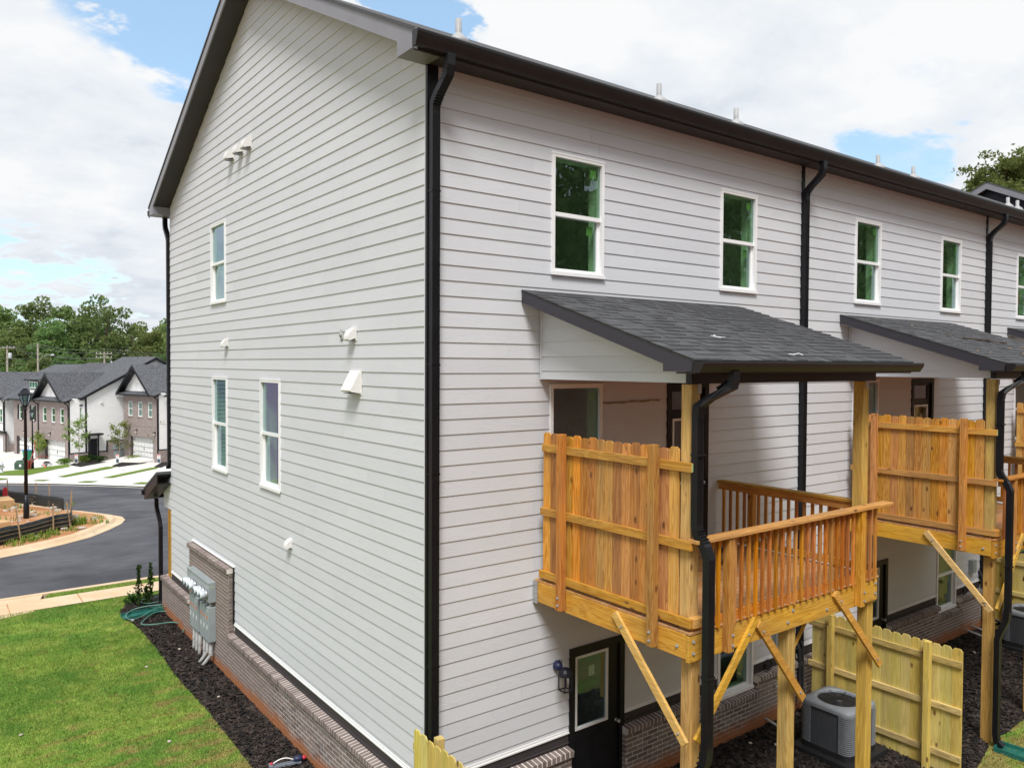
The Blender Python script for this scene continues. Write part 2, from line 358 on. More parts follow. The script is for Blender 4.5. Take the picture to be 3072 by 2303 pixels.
# turf: green with straw coloured thin patches and sod seams
def turf(name, blades=False):
    m, w, b, out = newmat(name)
    p = pos(w)
    a = w.noise(p, 0.75, 5, 0.62); bb = w.noise(p, 3.5, 5, 0.65); cc = w.noise(w.vmath('MULTIPLY', p, (1.0, 2.2, 1.0)), 1.7, 4, 0.6)
    c = w.mix(w.smooth(bb, 0.3, 0.7), (0.150, 0.262, 0.036), (0.280, 0.360, 0.075))
    c = w.mix(w.smooth(a, 0.42, 0.62, 0.0, 0.75), c, (0.088, 0.215, 0.032))
    sp = w.n('ShaderNodeSeparateXYZ', {0: p})
    near = w.math('ADD', w.smooth(sp.outputs[1], 2.5, 9.0, 0.38, 0.04), w.smooth(sp.outputs[0], -1.8, -0.8, 0.0, 0.16))
    straw = w.smooth(w.math('ADD', cc, w.math('MULTIPLY', near, 0.42)), 0.60, 0.78, 0.0, 0.85)
    c = w.mix(straw, c, (0.30, 0.235, 0.085))
    sod = w.n('ShaderNodeTexBrick', {'Vector': w.vmath('ADD', p, w.n('ShaderNodeCombineXYZ', {0: w.math('MULTIPLY', bb, 0.25), 1: w.math('MULTIPLY', a, 0.3), 2: 0.0}).outputs[0]), 'Color1': (0.80, 0.82, 0.8), 'Color2': (1.12, 1.08, 1.05), 'Mortar': (0.70, 0.62, 0.5), 'Scale': 1.0, 'Mortar Size': 0.018, 'Mortar Smooth': 0.6, 'Brick Width': 1.25, 'Row Height': 0.62}, offset=0.5)
    c = w.mix(0.75, c, w.mix(1.0, c, sod.outputs[0], 'MULTIPLY'))
    if blades:
        c = w.n('ShaderNodeHueSaturation', {'Value': w.n('ShaderNodeMapRange', {0: isl(w), 3: 0.65, 4: 1.35}).outputs[0], 'Color': c}).outputs[0]
    else:
        c = w.mix(w.smooth(w.noise(p, 40, 3), 0.4, 0.6, 0.0, 0.6), c, (0.07, 0.085, 0.02))
    w.set(b, 'Base Color', c); w.set(b, 'Roughness', 0.85); w.set(b, 'Specular IOR Level', 0.15)
    return m
MT['turf'] = turf('turf'); MT['blade'] = turf('turf_blade', True)

# sheet of ground: clay and dry weeds
m, w, b, out = newmat('terrain_soil')
p = pos(w)
c = w.mix(w.smooth(w.noise(p, 0.5, 6, 0.65), 0.4, 0.6), (0.36, 0.165, 0.08), (0.46, 0.29, 0.16))
c = w.mix(w.smooth(w.noise(p, 1.9, 5, 0.65), 0.55, 0.7, 0.0, 0.55), c, (0.17, 0.19, 0.055))
far = w.smooth(w.vmath('DOT_PRODUCT', p, tuple(FW), 1), 62, 80)
c = w.mix(far, c, (0.07, 0.12, 0.03))
w.set(b, 'Base Color', c); w.set(b, 'Roughness', 0.95); w.set(b, 'Specular IOR Level', 0.1)
w.set(b, 'Normal', w.n('ShaderNodeBump', {'Height': w.noise(p, 7, 5, 0.7), 'Strength': 0.7, 'Distance': 0.06}).outputs[0])
MT['soil'] = m

# brick seen from afar: coursed colour with joints, follows the wall in its own plane
def farbrick(name):
    m, w, b, out = newmat(name)
    ob = w.n('ShaderNodeTexCoord').outputs['Object']
    sp = w.n('ShaderNodeSeparateXYZ', {0: ob})
    v = w.n('ShaderNodeCombineXYZ', {0: w.math('ADD', sp.outputs[0], sp.outputs[1]), 1: sp.outputs[2], 2: 0.0}).outputs[0]
    br = w.n('ShaderNodeTexBrick', {'Vector': v, 'Color1': (0.17, 0.125, 0.115), 'Color2': (0.30, 0.235, 0.215), 'Mortar': (0.46, 0.42, 0.40), 'Scale': 1.0, 'Mortar Size': 0.012, 'Brick Width': 0.22, 'Row Height': 0.078, 'Bias': -0.1})
    c = w.mix(w.smooth(w.noise(ob, 3.0, 5), 0.35, 0.65, 0.0, 0.5), br.outputs[0], (0.25, 0.195, 0.18))
    w.set(b, 'Base Color', c); w.set(b, 'Roughness', 0.9); w.set(b, 'Specular IOR Level', 0.15)
    return m
MT['farbrick'] = farbrick('far_brick')

# ------------------------------------------------------------------ mesh helpers
class MB:
    def __init__(s): s.v = []; s.f = []
    def add(s, vs, fs):
        o = len(s.v); s.v += [tuple(p) for p in vs]; s.f += [tuple(i+o for i in f) for f in fs]; return s
    def hexa(s, p): return s.add(p, [(0, 3, 2, 1), (4, 5, 6, 7), (0, 1, 5, 4), (1, 2, 6, 5), (2, 3, 7, 6), (3, 0, 4, 7)])
    def box(s, x0, x1, y0, y1, z0, z1):
        return s.hexa([(x0, y0, z0), (x1, y0, z0), (x1, y1, z0), (x0, y1, z0), (x0, y0, z1), (x1, y0, z1), (x1, y1, z1), (x0, y1, z1)])
    def boxm(s, F, u0, u1, o0, o1, z0, z1):
        return s.hexa([F(u0, o0, z0), F(u1, o0, z0), F(u1, o1, z0), F(u0, o1, z0), F(u0, o0, z1), F(u1, o0, z1), F(u1, o1, z1), F(u0, o1, z1)])
    def quad(s, a, b, c, d): return s.add([a, b, c, d], [(0, 1, 2, 3)])
    def prism(s, pts, vec):
        n = len(pts); vec = Vector(vec)
        vs = [Vector(p) for p in pts] + [Vector(p)+vec for p in pts]
        return s.add(vs, [tuple(range(n))[::-1], tuple(range(n, 2*n))] + [(i, (i+1) % n, n+(i+1) % n, n+i) for i in range(n)])
    def beam(s, a, b, w, h, up=(0, 0, 1)):
        a, b, up = Vector(a), Vector(b), Vector(up)
        d = (b-a).normalized(); sd = d.cross(up).normalized()*w/2; u2 = sd.cross(d).normalized()*h/2
        return s.hexa([a-sd-u2, a+sd-u2, a+sd+u2, a-sd+u2, b-sd-u2, b+sd-u2, b+sd+u2, b-sd+u2])
    def sweep(s, path, side, w, h):
        """Rectangular duct along a path lying in the plane square to SIDE; w along side, h across."""
        path = [Vector(p) for p in path]; side = Vector(side).normalized(); rows = []
        for i, p in enumerate(path):
            a = (path[i]-path[i-1]).normalized() if i else None
            b = (path[i+1]-path[i]).normalized() if i < len(path)-1 else None
            t = ((a or b)+(b or a)).normalized(); nn = side.cross(t)
            k = 1/max(0.5, t.dot(b or a)); e = side*w/2; g = nn*h/2*k
            rows.append([p-e-g, p+e-g, p+e+g, p-e+g])
        vs = [q for r in rows for q in r]; fs = []
        for i in range(len(rows)-1):
            for j in range(4):
                fs.append((4*i+j, 4*i+(j+1) % 4, 4*i+4+(j+1) % 4, 4*i+4+j))
        n = len(rows)
        fs += [(3, 2, 1, 0), (4*n-4, 4*n-3, 4*n-2, 4*n-1)]
        return s.add(vs, fs)
    def tube(s, path, r, n=8, cap=True):
        path = [Vector(p) for p in path]; rr = r if isinstance(r, (list, tuple)) else [r]*len(path); rows = []
        ref = None
        for i, p in enumerate(path):
            a = (path[i]-path[i-1]).normalized() if i else None
            b = (path[i+1]-path[i]).normalized() if i < len(path)-1 else None
            t = ((a or b)+(b or a)).normalized()
            if ref is None: ref = Vector((1, 0, 0)) if abs(t.x) < 0.8 else Vector((0, 1, 0))
            e = (ref - t*ref.dot(t)).normalized(); g = t.cross(e); ref = e
            rows.append([p+(e*math.cos(2*math.pi*k/n)+g*math.sin(2*math.pi*k/n))*rr[i] for k in range(n)])
        vs = [q for r_ in rows for q in r_]; fs = []
        for i in range(len(rows)-1):
            for j in range(n): fs.append((n*i+j, n*i+(j+1) % n, n*i+n+(j+1) % n, n*i+n+j))
        if cap: fs += [tuple(range(n))[::-1], tuple(range(n*len(rows)-n, n*len(rows)))]
        return s.add(vs, fs)
    def lathe(s, prof, c, n=16, axis=(0, 0, 1)):
        ax = Vector(axis).normalized(); c = Vector(c)
        e = (Vector((1, 0, 0)) if abs(ax.x) < 0.8 else Vector((0, 1, 0))); e = (e-ax*e.dot(ax)).normalized(); g = ax.cross(e)
        vs = [c+ax*z+(e*math.cos(2*math.pi*k/n)+g*math.sin(2*math.pi*k/n))*r for r, z in prof for k in range(n)]; fs = []
        for i in range(len(prof)-1):
            for j in range(n): fs.append((n*i+j, n*i+(j+1) % n, n*i+n+(j+1) % n, n*i+n+j))
        fs += [tuple(range(n))[::-1], tuple(range(n*len(prof)-n, n*len(prof)))]
        return s.add(vs, fs)
    def mesh(s, name, mat, smooth=False, merge=True):
        me = bpy.data.meshes.new(name)
        if merge:
            key = {}; idx = []; vs = []
            for p in s.v:
                k = (round(p[0], 5), round(p[1], 5), round(p[2], 5))
                if k not in key: key[k] = len(vs); vs.append(p)
                idx.append(key[k])
            fs = []
            for f in s.f:
                g = [idx[i] for i in f]; h = [g[i] for i in range(len(g)) if g[i] != g[i-1]]
                if len(set(h)) == len(h) and len(h) > 2: fs.append(h)
        else: vs, fs = s.v, s.f
        me.from_pydata(vs, [], fs)
        me.materials.append(MT[mat] if isinstance(mat, str) else mat)
        if smooth: me.polygons.foreach_set('use_smooth', [True]*len(me.polygons))
        me.update()
        return me

def link(name, me, parent=None, loc=None, rot=None, scale=None, **props):
    o = bpy.data.objects.new(name, me)
    COL.objects.link(o)
    if parent is not None: o.parent = parent
    if loc is not None: o.location = loc
    if rot is not None: o.rotation_euler = rot
    if scale is not None: o.scale = scale
    for k, v in props.items(): o[k] = v
    return o

def part(name, mb, mat, parent, smooth=False, **kw):
    return link(name, mb.mesh(name, mat, smooth), parent, **kw)

def bevel(o, wd=0.004, seg=1):
    md = o.modifiers.new('bevel', 'BEVEL'); md.width = wd; md.segments = seg; md.limit_method = 'ANGLE'
    return o

def thing(name, label, cat, loc=(0, 0, 0), rotz=0.0, group=None):
    o = bpy.data.objects.new(name, None)
    COL.objects.link(o)
    o.empty_display_size = 0.2
    o.location = loc; o.rotation_euler = (0, 0, rotz)
    o['label'] = label; o['category'] = cat
    if group: o['group'] = group
    return o

def tag(o, label, cat, group=None):
    o['label'] = label; o['category'] = cat
    if group: o['group'] = group
    return o

def struct(name, mb, mat, smooth=False):
    return link(name, mb.mesh(name, mat, smooth), kind='structure')

KIDS = {}
def copy_tree(root, loc, label, rotz=None, group=None):
    kids = {}
    for o in S.objects:
        if o.parent is not None: kids.setdefault(o.parent.name, []).append(o)
    def rec(o, par):
        c = o.copy(); COL.objects.link(c)
        if par is not None: c.parent = par
        for k in kids.get(o.name, []): rec(k, c)
        return c
    c = rec(root, None)
    c.location = loc; c['label'] = label
    if rotz is not None: c.rotation_euler = (0, 0, rotz)
    if group: c['group'] = group
    return c

def screen(p):
    v = Vector(p)-CAM; d = v.dot(fwd)
    if d < 0.1: return None
    return 1536+2345.07*v.dot(r2)/d, 1151.5+2345.07*v.dot(d2)/d, d

def inframe(p, m=40):
    q = screen(p)
    return q is not None and -m < q[0] < 3072+m and -m < q[1] < 2303+m

def terrain(x, y):
    D = (Vector((x, y, 0))-Vector((CAM.x, CAM.y, 0))).dot(FW)
    z = -4.25*min(1, max(0, (D-30)/50)) - 0.05*min(8, max(0, -y))
    if D > 108: z += 6.0*min(1, (D-108)/45)
    if y < -15.0: z += 7.5*min(1, max(0, (-15.0-y)/14))
    return z

# ------------------------------------------------------------------ wall pieces
CO = 0.178                                   # siding exposure
def zline(n): return 6.1-CO*n
def clip(poly, a, b, c):
    """keep a*u+b*z<=c"""
    out = []
    for i in range(len(poly)):
        p, q = poly[i-1], poly[i]
        dp, dq = a*p[0]+b*p[1]-c, a*q[0]+b*q[1]-c
        if (dp <= 0) != (dq <= 0):
            t = dp/(dp-dq); out.append((p[0]+(q[0]-p[0])*t, p[1]+(q[1]-p[1])*t))
        if dq <= 0: out.append(q)
    return out

def board_mesh(F, cells, zb, h, cut=None):
    mb = MB()
    for (u0, u1, z0, z1) in cells:
        poly = [(u0, z0), (u1, z0), (u1, z1), (u0, z1)]
        for c in (cut or []): poly = clip(poly, *c)
        if len(poly) < 3: continue
        fr = [F(u, 0.0145-0.0105*(z-zb)/h, z) for u, z in poly]
        bk = [F(u, 0.0, z) for u, z in poly]
        n = len(poly)
        mb.add(fr+bk, [tuple(range(n))]+[(i, (i+1) % n, n+(i+1) % n, n+i) for i in range(n)])
    return mb if mb.v else None

def cells_for(u0, u1, zb, zt, opens):
    """rectangles left of a board after the openings are taken out, grouped into connected runs"""
    us = sorted({u0, u1} | {min(u1, max(u0, a)) for o in opens for a in (o[0], o[1])})
    runs = []; cur = []
    for a, b in zip(us[:-1], us[1:]):
        if b-a < 0.004: continue
        mid = (a+b)/2; z0, z1 = zb, zt; gone = False; extra = None
        for (ou0, ou1, oz0, oz1) in opens:
            if ou0 < mid < ou1 and oz0 < zt and oz1 > zb:
                if oz0 <= zb+0.004 and oz1 >= zt-0.004: gone = True
                elif oz0 <= zb+0.004: z0 = max(z0, oz1)
                elif oz1 >= zt-0.004: z1 = min(z1, oz0)
                else: z1 = min(z1, oz0)
        if gone or z1-z0 < 0.006:
            if cur: runs.append(cur); cur = []
        else: cur.append((a, b, z0, z1))
    if cur: runs.append(cur)
    return runs

def side_wall(parent, F, u0, u1, zbot, ztop, opens, cut=None, seed=0, joint=3.66):
    """every lap board its own piece, butt joints staggered"""
    rs = random.Random(seed); n = int((6.1-zbot)/CO+0.999); first = True
    z = zline(n)
    while z < ztop-0.01:
        zb = max(z, zbot); zt = min(z+CO, ztop)
        off = rs.uniform(0.4, joint)
        if u1-u0 < 8: js = [u0+off] if 1.0 < off < u1-u0-1.0 else []
        else: js = [u0+off+k*joint for k in range(5)]
        eds = [u0]+[j for j in js if u0+0.5 < j < u1-0.5]+[u1]
        for a, b in zip(eds[:-1], eds[1:]):
            a2, b2 = a+(0.0012 if a > u0 else 0), b-(0.0012 if b < u1 else 0)
            for run in cells_for(a2, b2, zb, zt, opens):
                mb = board_mesh(F, run, z, CO, cut)
                if mb: part('siding_board', mb, 'siding', parent)
        z += CO

def sheathing(parent, F, u0, u1, z0, z1, opens, cut=None, o=-0.004):
    zs = sorted({z0, z1} | {min(z1, max(z0, a)) for q in opens for a in (q[2], q[3])})
    mb = MB()
    us = sorted({u0, u1} | {min(u1, max(u0, a)) for q in opens for a in (q[0], q[1])})
    for za, zb in zip(zs[:-1], zs[1:]):
        for ua, ub in zip(us[:-1], us[1:]):
            m_, k_ = (ua+ub)/2, (za+zb)/2
            if any(q[0] < m_ < q[1] and q[2] < k_ < q[3] for q in opens): continue
            poly = [(ua, za), (ub, za), (ub, zb), (ua, zb)]
            for c in (cut or []): poly = clip(poly, *c)
            if len(poly) > 2: mb.add([F(u, o, z) for u, z in poly], [tuple(range(len(poly)))])
    return part('sheathing', mb, 'drywall', parent)

def window(parent, F, u0, u1, z0, z1, stickers=True, lower_only=False, red=False, room=True):
    m = MB(); fw = 0.048
    m.boxm(F, u0, u0+fw, -0.09, 0.032, z0, z1); m.boxm(F, u1-fw, u1, -0.09, 0.032, z0, z1)
    m.boxm(F, u0+fw, u1-fw, -0.09, 0.032, z1-fw, z1); m.boxm(F, u0+fw, u1-fw, -0.09, 0.030, z0, z0+fw)
    m.boxm(F, u0-0.012, u1+0.012, 0.030, 0.046, z0-0.012, z0+0.034)
    m.boxm(F, u0-0.012, u1+0.012, 0.030, 0.036, z1-0.012, z1+0.012)
    zm = (z0+z1)/2
    m.boxm(F, u0+fw, u1-fw, -0.06, 0.012, zm-0.024, zm+0.028)
    m.boxm(F, u0+fw, u0+fw+0.028, -0.075, -0.03, z0+fw, zm-0.024); m.boxm(F, u1-fw-0.034, u1-fw, -0.075, -0.03, z0+fw, zm-0.024)
    m.boxm(F, u0+fw+0.028, u1-fw-0.034, -0.075, -0.03, z0+fw, z0+fw+0.035)
    wn = part('window', m, 'white', parent)
    p = MB().quad(F(u0+fw, -0.012, zm+0.028), F(u1-fw, -0.012, zm+0.028), F(u1-fw, -0.012, z1-fw), F(u0+fw, -0.012, z1-fw))
    part('pane', p, 'glass', wn)
    p = MB().quad(F(u0+fw+0.028, -0.05, z0+fw+0.035), F(u1-fw-0.034, -0.05, z0+fw+0.035), F(u1-fw-0.034, -0.05, zm-0.024), F(u0+fw+0.028, -0.05, zm-0.024))
    part('pane', p, 'glass', wn)
    if stickers:
        for zt, o, ux in ((z1-fw-0.06, -0.016, u1-fw-0.17), (zm-0.09, -0.054, u1-fw-0.20)):
            part('sticker', MB().boxm(F, ux, ux+0.10, o-0.0015, o, zt-0.12, zt), 'sticker', wn)
    if red: part('notice', MB().boxm(F, u0+0.1, u0+0.36, -0.056, -0.054, zm-0.42, zm-0.12), 'redsticker', wn)
    if room:
        g = MB(); a0, a1, b0, b1, d = u0+0.02, u1-0.02, z0+0.02, z1-0.02, -0.26
        j = MB()
        for (ua, za, ub, zb) in ((a0, b0, a1, b0), (a1, b0, a1, b1), (a1, b1, a0, b1), (a0, b1, a0, b0)):
            j.quad(F(ua, -0.085, za), F(ub, -0.085, zb), F(ub, d, zb), F(ua, d, za))
        part('reveal', j, 'reveal', wn)
        A0, A1, B0, B1, dd = u0-0.55, u1+0.7, z0-0.7, z1+0.35, -2.3
        g.quad(F(A0, d, B0), F(a0, d, b0), F(a0, d, b1), F(A0, d, B1)); g.quad(F(A1, d, B0), F(a1, d, b0), F(a1, d, b1), F(A1, d, B1))
        g.quad(F(A0, d, B0), F(A1, d, B0), F(a1, d, b0), F(a0, d, b0)); g.quad(F(A0, d, B1), F(A1, d, B1), F(a1, d, b1), F(a0, d, b1))
        for (ua, za, ub, zb) in ((A0, B0, A1, B0), (A1, B0, A1, B1), (A1, B1, A0, B1), (A0, B1, A0, B0)):
            g.quad(F(ua, d, za), F(ub, d, zb), F(ub, dd, zb), F(ua, dd, za))
        g.quad(F(A0, dd, B0), F(A1, dd, B0), F(A1, dd, B1), F(A0, dd, B1))
        part('interior', g, 'drywall', wn)
    return wn

BR = []
for i in range(5):
    rs = random.Random(i); m = MB().box(-0.0955, 0.0955, -0.02, 0.02, -0.0272, 0.0272)
    m.v = [(x+rs.uniform(-.0018, .0018), y+rs.uniform(-.0025, .0015) if y < 0 else y, z+rs.uniform(-.0015, .0015)) for x, y, z in m.v]
    BR.append(m.mesh('brick', 'brick'))
RW = []
for i in range(5):
    rs = random.Random(50+i); m = MB().hexa([(-.028, -.145, -.045), (.028, -.145, -.045), (.028, 0, -.05), (-.028, 0, -.05), (-.028, -.145, .035), (.028, -.145, .035), (.028, 0, .052), (-.028, 0, .052)])
    m.v = [(x+rs.uniform(-.002, .002), y+(rs.uniform(-.003, .003) if y < 0 else 0), z+rs.uniform(-.002, .002)) for x, y, z in m.v]
    RW.append(m.mesh('rowlock_brick', 'rowlock'))

def brickwork(base, F, ang, rects, o=0.10, world=Vector((0, 0, 0)), limit=300, seed=3):
    """running bond in the given rectangles of a wall; nearest ones in view as pieces, the rest joined"""
    rs = random.Random(seed); items = []; ph = 0.0675; pl = 0.204
    for (u0, u1, z0, z1) in rects:
        n = int(round((z1-z0)/ph))
        for k in range(n):
            z = z0+(k+0.5)*ph; row = k+int(round(z0/ph)); u = math.floor(u0/pl)*pl-(pl/2 if row % 2 else 0)
            while u < u1:
                a, b = max(u, u0), min(u+pl, u1)
                if b-a > 0.05: items.append(((a+b)/2, z, (b-a)/pl))
                u += pl
    key = lambda it: ((0 if inframe(world+Vector(F(it[0], o, it[1])), 0) else 1), (world+Vector(F(it[0], o, it[1]))-CAM).length)
    items.sort(key=key)
    rest = MB()
    for i, (u, z, sc) in enumerate(items):
        if i < limit:
            link('brick', rs.choice(BR), base, F(u, o-0.02, z), (rs.uniform(-.004, .004), rs.uniform(-.006, .006), ang), (sc if sc < 0.98 else 1, 1, 1))
        else:
            h = 0.097*sc; rest.boxm(F, u-h, u+h, o-0.04, o+rs.uniform(-.001, .002), z-0.0285, z+0.0285)
    if rest.v: link('brick_courses', rest.mesh('brick_courses', 'brick', merge=False), base, kind='stuff')

def rowlocks(base, F, ang, runs, seed=9, o=0.0, limit=300):
    rs = random.Random(seed); c = 0
    for (u0, u1, z) in runs:
        n = max(1, int((u1-u0)/0.0745)); st = (u1-u0)/n
        q_ = [(u0+.004, 0.0, z-.044), (u0+.004, o+.1395, z-.042), (u0+.004, o+.1395, z+.0315), (u0+.004, 0.0, z+.0495)]
        part('rowlock_mortar', MB().prism([F(*c_) for c_ in q_], Vector(F(u1-u0-.008, 0, 0))), 'mortar', base)
        for i in range(n):
            link('rowlock_brick', rs.choice(RW), base, F(u0+(i+0.5)*st, o, z), (rs.uniform(-.015, .015), rs.uniform(-.012, .012), ang)); c += 1

# ------------------------------------------------------------------ the white townhouse row
UNIT = 7.2
FR = lambda u, o, z: (u, -o, z)              # rear wall: u = x, out = -y
FG = lambda u, o, z: (-o, u, z)              # gable wall: u = y, out = -x
LEN = 11.42; ZB = 1.03; ZE = 9.24; SL = 0.5; ZR = 9.365
RIDGE = LEN/2
def rake(y): return ZR+SL*min(y, LEN-y)
ROWG = 'white townhouses of the rear row'

def roof_unit(t, x0, x1):
    m = MB()
    for s in (0, 1):
        ya, yb = (-0.36, RIDGE) if s == 0 else (LEN+0.36, RIDGE)
        za, zb = ZR+0.23-SL*0.36, ZR+0.23+SL*RIDGE
        m.hexa([(x0, ya, za-.045), (x1, ya, za-.045), (x1, yb, zb-.045), (x0, yb, zb-.045), (x0, ya, za), (x1, ya, za), (x1, yb, zb), (x0, yb, zb)])
    part('roof', m, 'shingle', t)
    m = MB()
    m.box(x0+0.03, x1, -0.30, -0.002, ZE-0.03, ZE-0.008)
    m.box(x0+0.03, x1, -0.325, -0.302, ZE-0.05, ZE+0.06)
    part('soffit', m, 'soffit', t)
    m = MB().prism([(x0, -0.327, ZE+0.13), (x0, -0.445, ZE+0.13), (x0, -0.445, ZE+0.105), (x0, -0.432, ZE+0.06), (x0, -0.405, ZE-0.01), (x0, -0.40, ZE-0.03), (x0, -0.327, ZE-0.03)], (x1-x0, 0, 0))
    part('gutter', m, 'bronze', t)

def downspout_upper(t, x, zlow=1.05):
    p = [(x, -0.385, ZE-0.02), (x, -0.385, ZE-0.14), (x, -0.36, ZE-0.23), (x, -0.15, ZE-0.40), (x, -0.085, ZE-0.47), (x, -0.075, ZE-0.56), (x, -0.075, zlow)]
    d = part('downspout', MB().sweep(p, (1, 0, 0), 0.10, 0.078), 'black', t)
    m = MB()
    for i in range(5):                       # corrugated crimps of the two elbows
        for (ya, za, yb, zb) in ((-0.375, ZE-0.16, -0.29, ZE-0.29), (-0.19, ZE-0.37, -0.085, ZE-0.50)):
            f = (i+0.5)/5; y, z = ya+(yb-ya)*f, za+(zb-za)*f
            m.box(x-0.053, x+0.053, y-0.046, y+0.046, z-0.006, z+0.006)
    for z in (ZE-1.45, ZE-3.4, 4.6, 2.4): m.box(x-0.056, x+0.056, -0.118, -0.03, z-0.012, z+0.012)
    for k in range(5): m.box(x-0.04+k*0.02-0.003, x-0.04+k*0.02+0.003, -0.118, -0.113, zlow+0.02, ZE-0.6)
    part('elbow_crimp', m, 'black', d)

WINS = [(1.81, 2.715, 7.0, 8.53), (5.16, 6.06, 7.0, 8.53), (1.80, 2.71, 4.07, 5.59), (5.21, 6.10, 0.66, 2.18)]
DOORS = [(4.0, 4.92, 3.14, 5.60), (2.16, 3.17, 0.0, 2.12)]

def rear_door(t, u0, u1, z0, z1, upper):
    m = MB(); F = FR
    m.boxm(F, u0, u0+0.09, -0.1, 0.03, z0, z1); m.boxm(F, u1-0.09, u1, -0.1, 0.03, z0, z1); m.boxm(F, u0+0.09, u1-0.09, -0.1, 0.03, z1-0.09, z1)
    d = part('door', m, 'black', t)
    a, b = u0+0.09, u1-0.09
    g0, g1 = (z0+0.95, z1-0.2) if not upper else (z0+0.95, z1-0.53)
    fa, fb = a+0.04, b-0.13
    if not upper: fa, fb, g0, g1 = u0+0.11, u0+0.71, 1.0, 1.99
    q = MB()
    q.boxm(F, a, fa, -0.045, -0.005, z0+0.02, z1-0.09); q.boxm(F, fb, b, -0.045, -0.005, z0+0.02, z1-0.09)
    q.boxm(F, fa, fb, -0.045, -0.005, z0+0.02, g0)
    if upper:
        q.boxm(F, fa, fb, -0.045, -0.005, g1, g1+0.13); q.boxm(F, fa, fb, -0.045, -0.005, z1-0.14, z1-0.09)
    else: q.boxm(F, fa, fb, -0.045, -0.005, g1, z1-0.09)
    n = 2
    for i in range(n):
        w_ = (fb-fa-0.08)/n; x = fa+0.03+i*(w_+0.03)
        for zz in ((z0+0.15, g0-0.14),): q.boxm(F, x, x+w_, -0.006, 0.004, zz[0], zz[1]); q.boxm(F, x+0.03, x+w_-0.03, 0.0035, 0.010, zz[0]+0.04, zz[1]-0.04)
    part('leaf', q, 'black', d)
    l = MB(); e = 0.035
    l.boxm(F, fa, fa+e, -0.03, 0.012, g0, g1); l.boxm(F, fb-e, fb, -0.03, 0.012, g0, g1); l.boxm(F, fa+e, fb-e, -0.03, 0.012, g0, g0+e); l.boxm(F, fa+e, fb-e, -0.03, 0.012, g1-e, g1)
    part('lite_frame', l, 'trimwhite', d)
    part('pane', MB().quad(F(fa+e, -0.01, g0+e), F(fb-e, -0.01, g0+e), F(fb-e, -0.01, g1-e), F(fa+e, -0.01, g1-e)), 'glassdoor', d)
    part('sticker', MB().boxm(F, fa+0.26, fa+0.36, -0.016, -0.012, g1-0.32, g1-0.18), 'trimwhite', d)
    if upper: part('pane', MB().quad(F(fa, -0.02, g1+0.13), F(fb, -0.02, g1+0.13), F(fb, -0.02, z1-0.14), F(fa, -0.02, z1-0.14)), 'glassdoor', d)
    part('handle', MB().lathe([(0.028, 0), (0.028, 0.01), (0.012, 0.012), (0.012, 0.035), (0.03, 0.045), (0.026, 0.07), (0.0, 0.075)], F(b-0.05, 0.0, z0+0.95), 10, (0, -1, 0)), 'galv', d, True)
    r = MB()
    A0, A1, B0, B1, dd = u0-0.3, u1+0.3, z0-0.05, z1+0.3, -2.4
    for (ua, za, ub, zb) in ((A0, B0, A1, B0), (A1, B0, A1, B1), (A1, B1, A0, B1), (A0, B1, A0, B0)): r.quad(F(ua, -0.12, za), F(ub, -0.12, zb), F(ub, dd, zb), F(ua, dd, za))
    r.quad(F(A0, dd, B0), F(A1, dd, B0), F(A1, dd, B1), F(A0, dd, B1))
    part('interior', r, 'drywall', d)

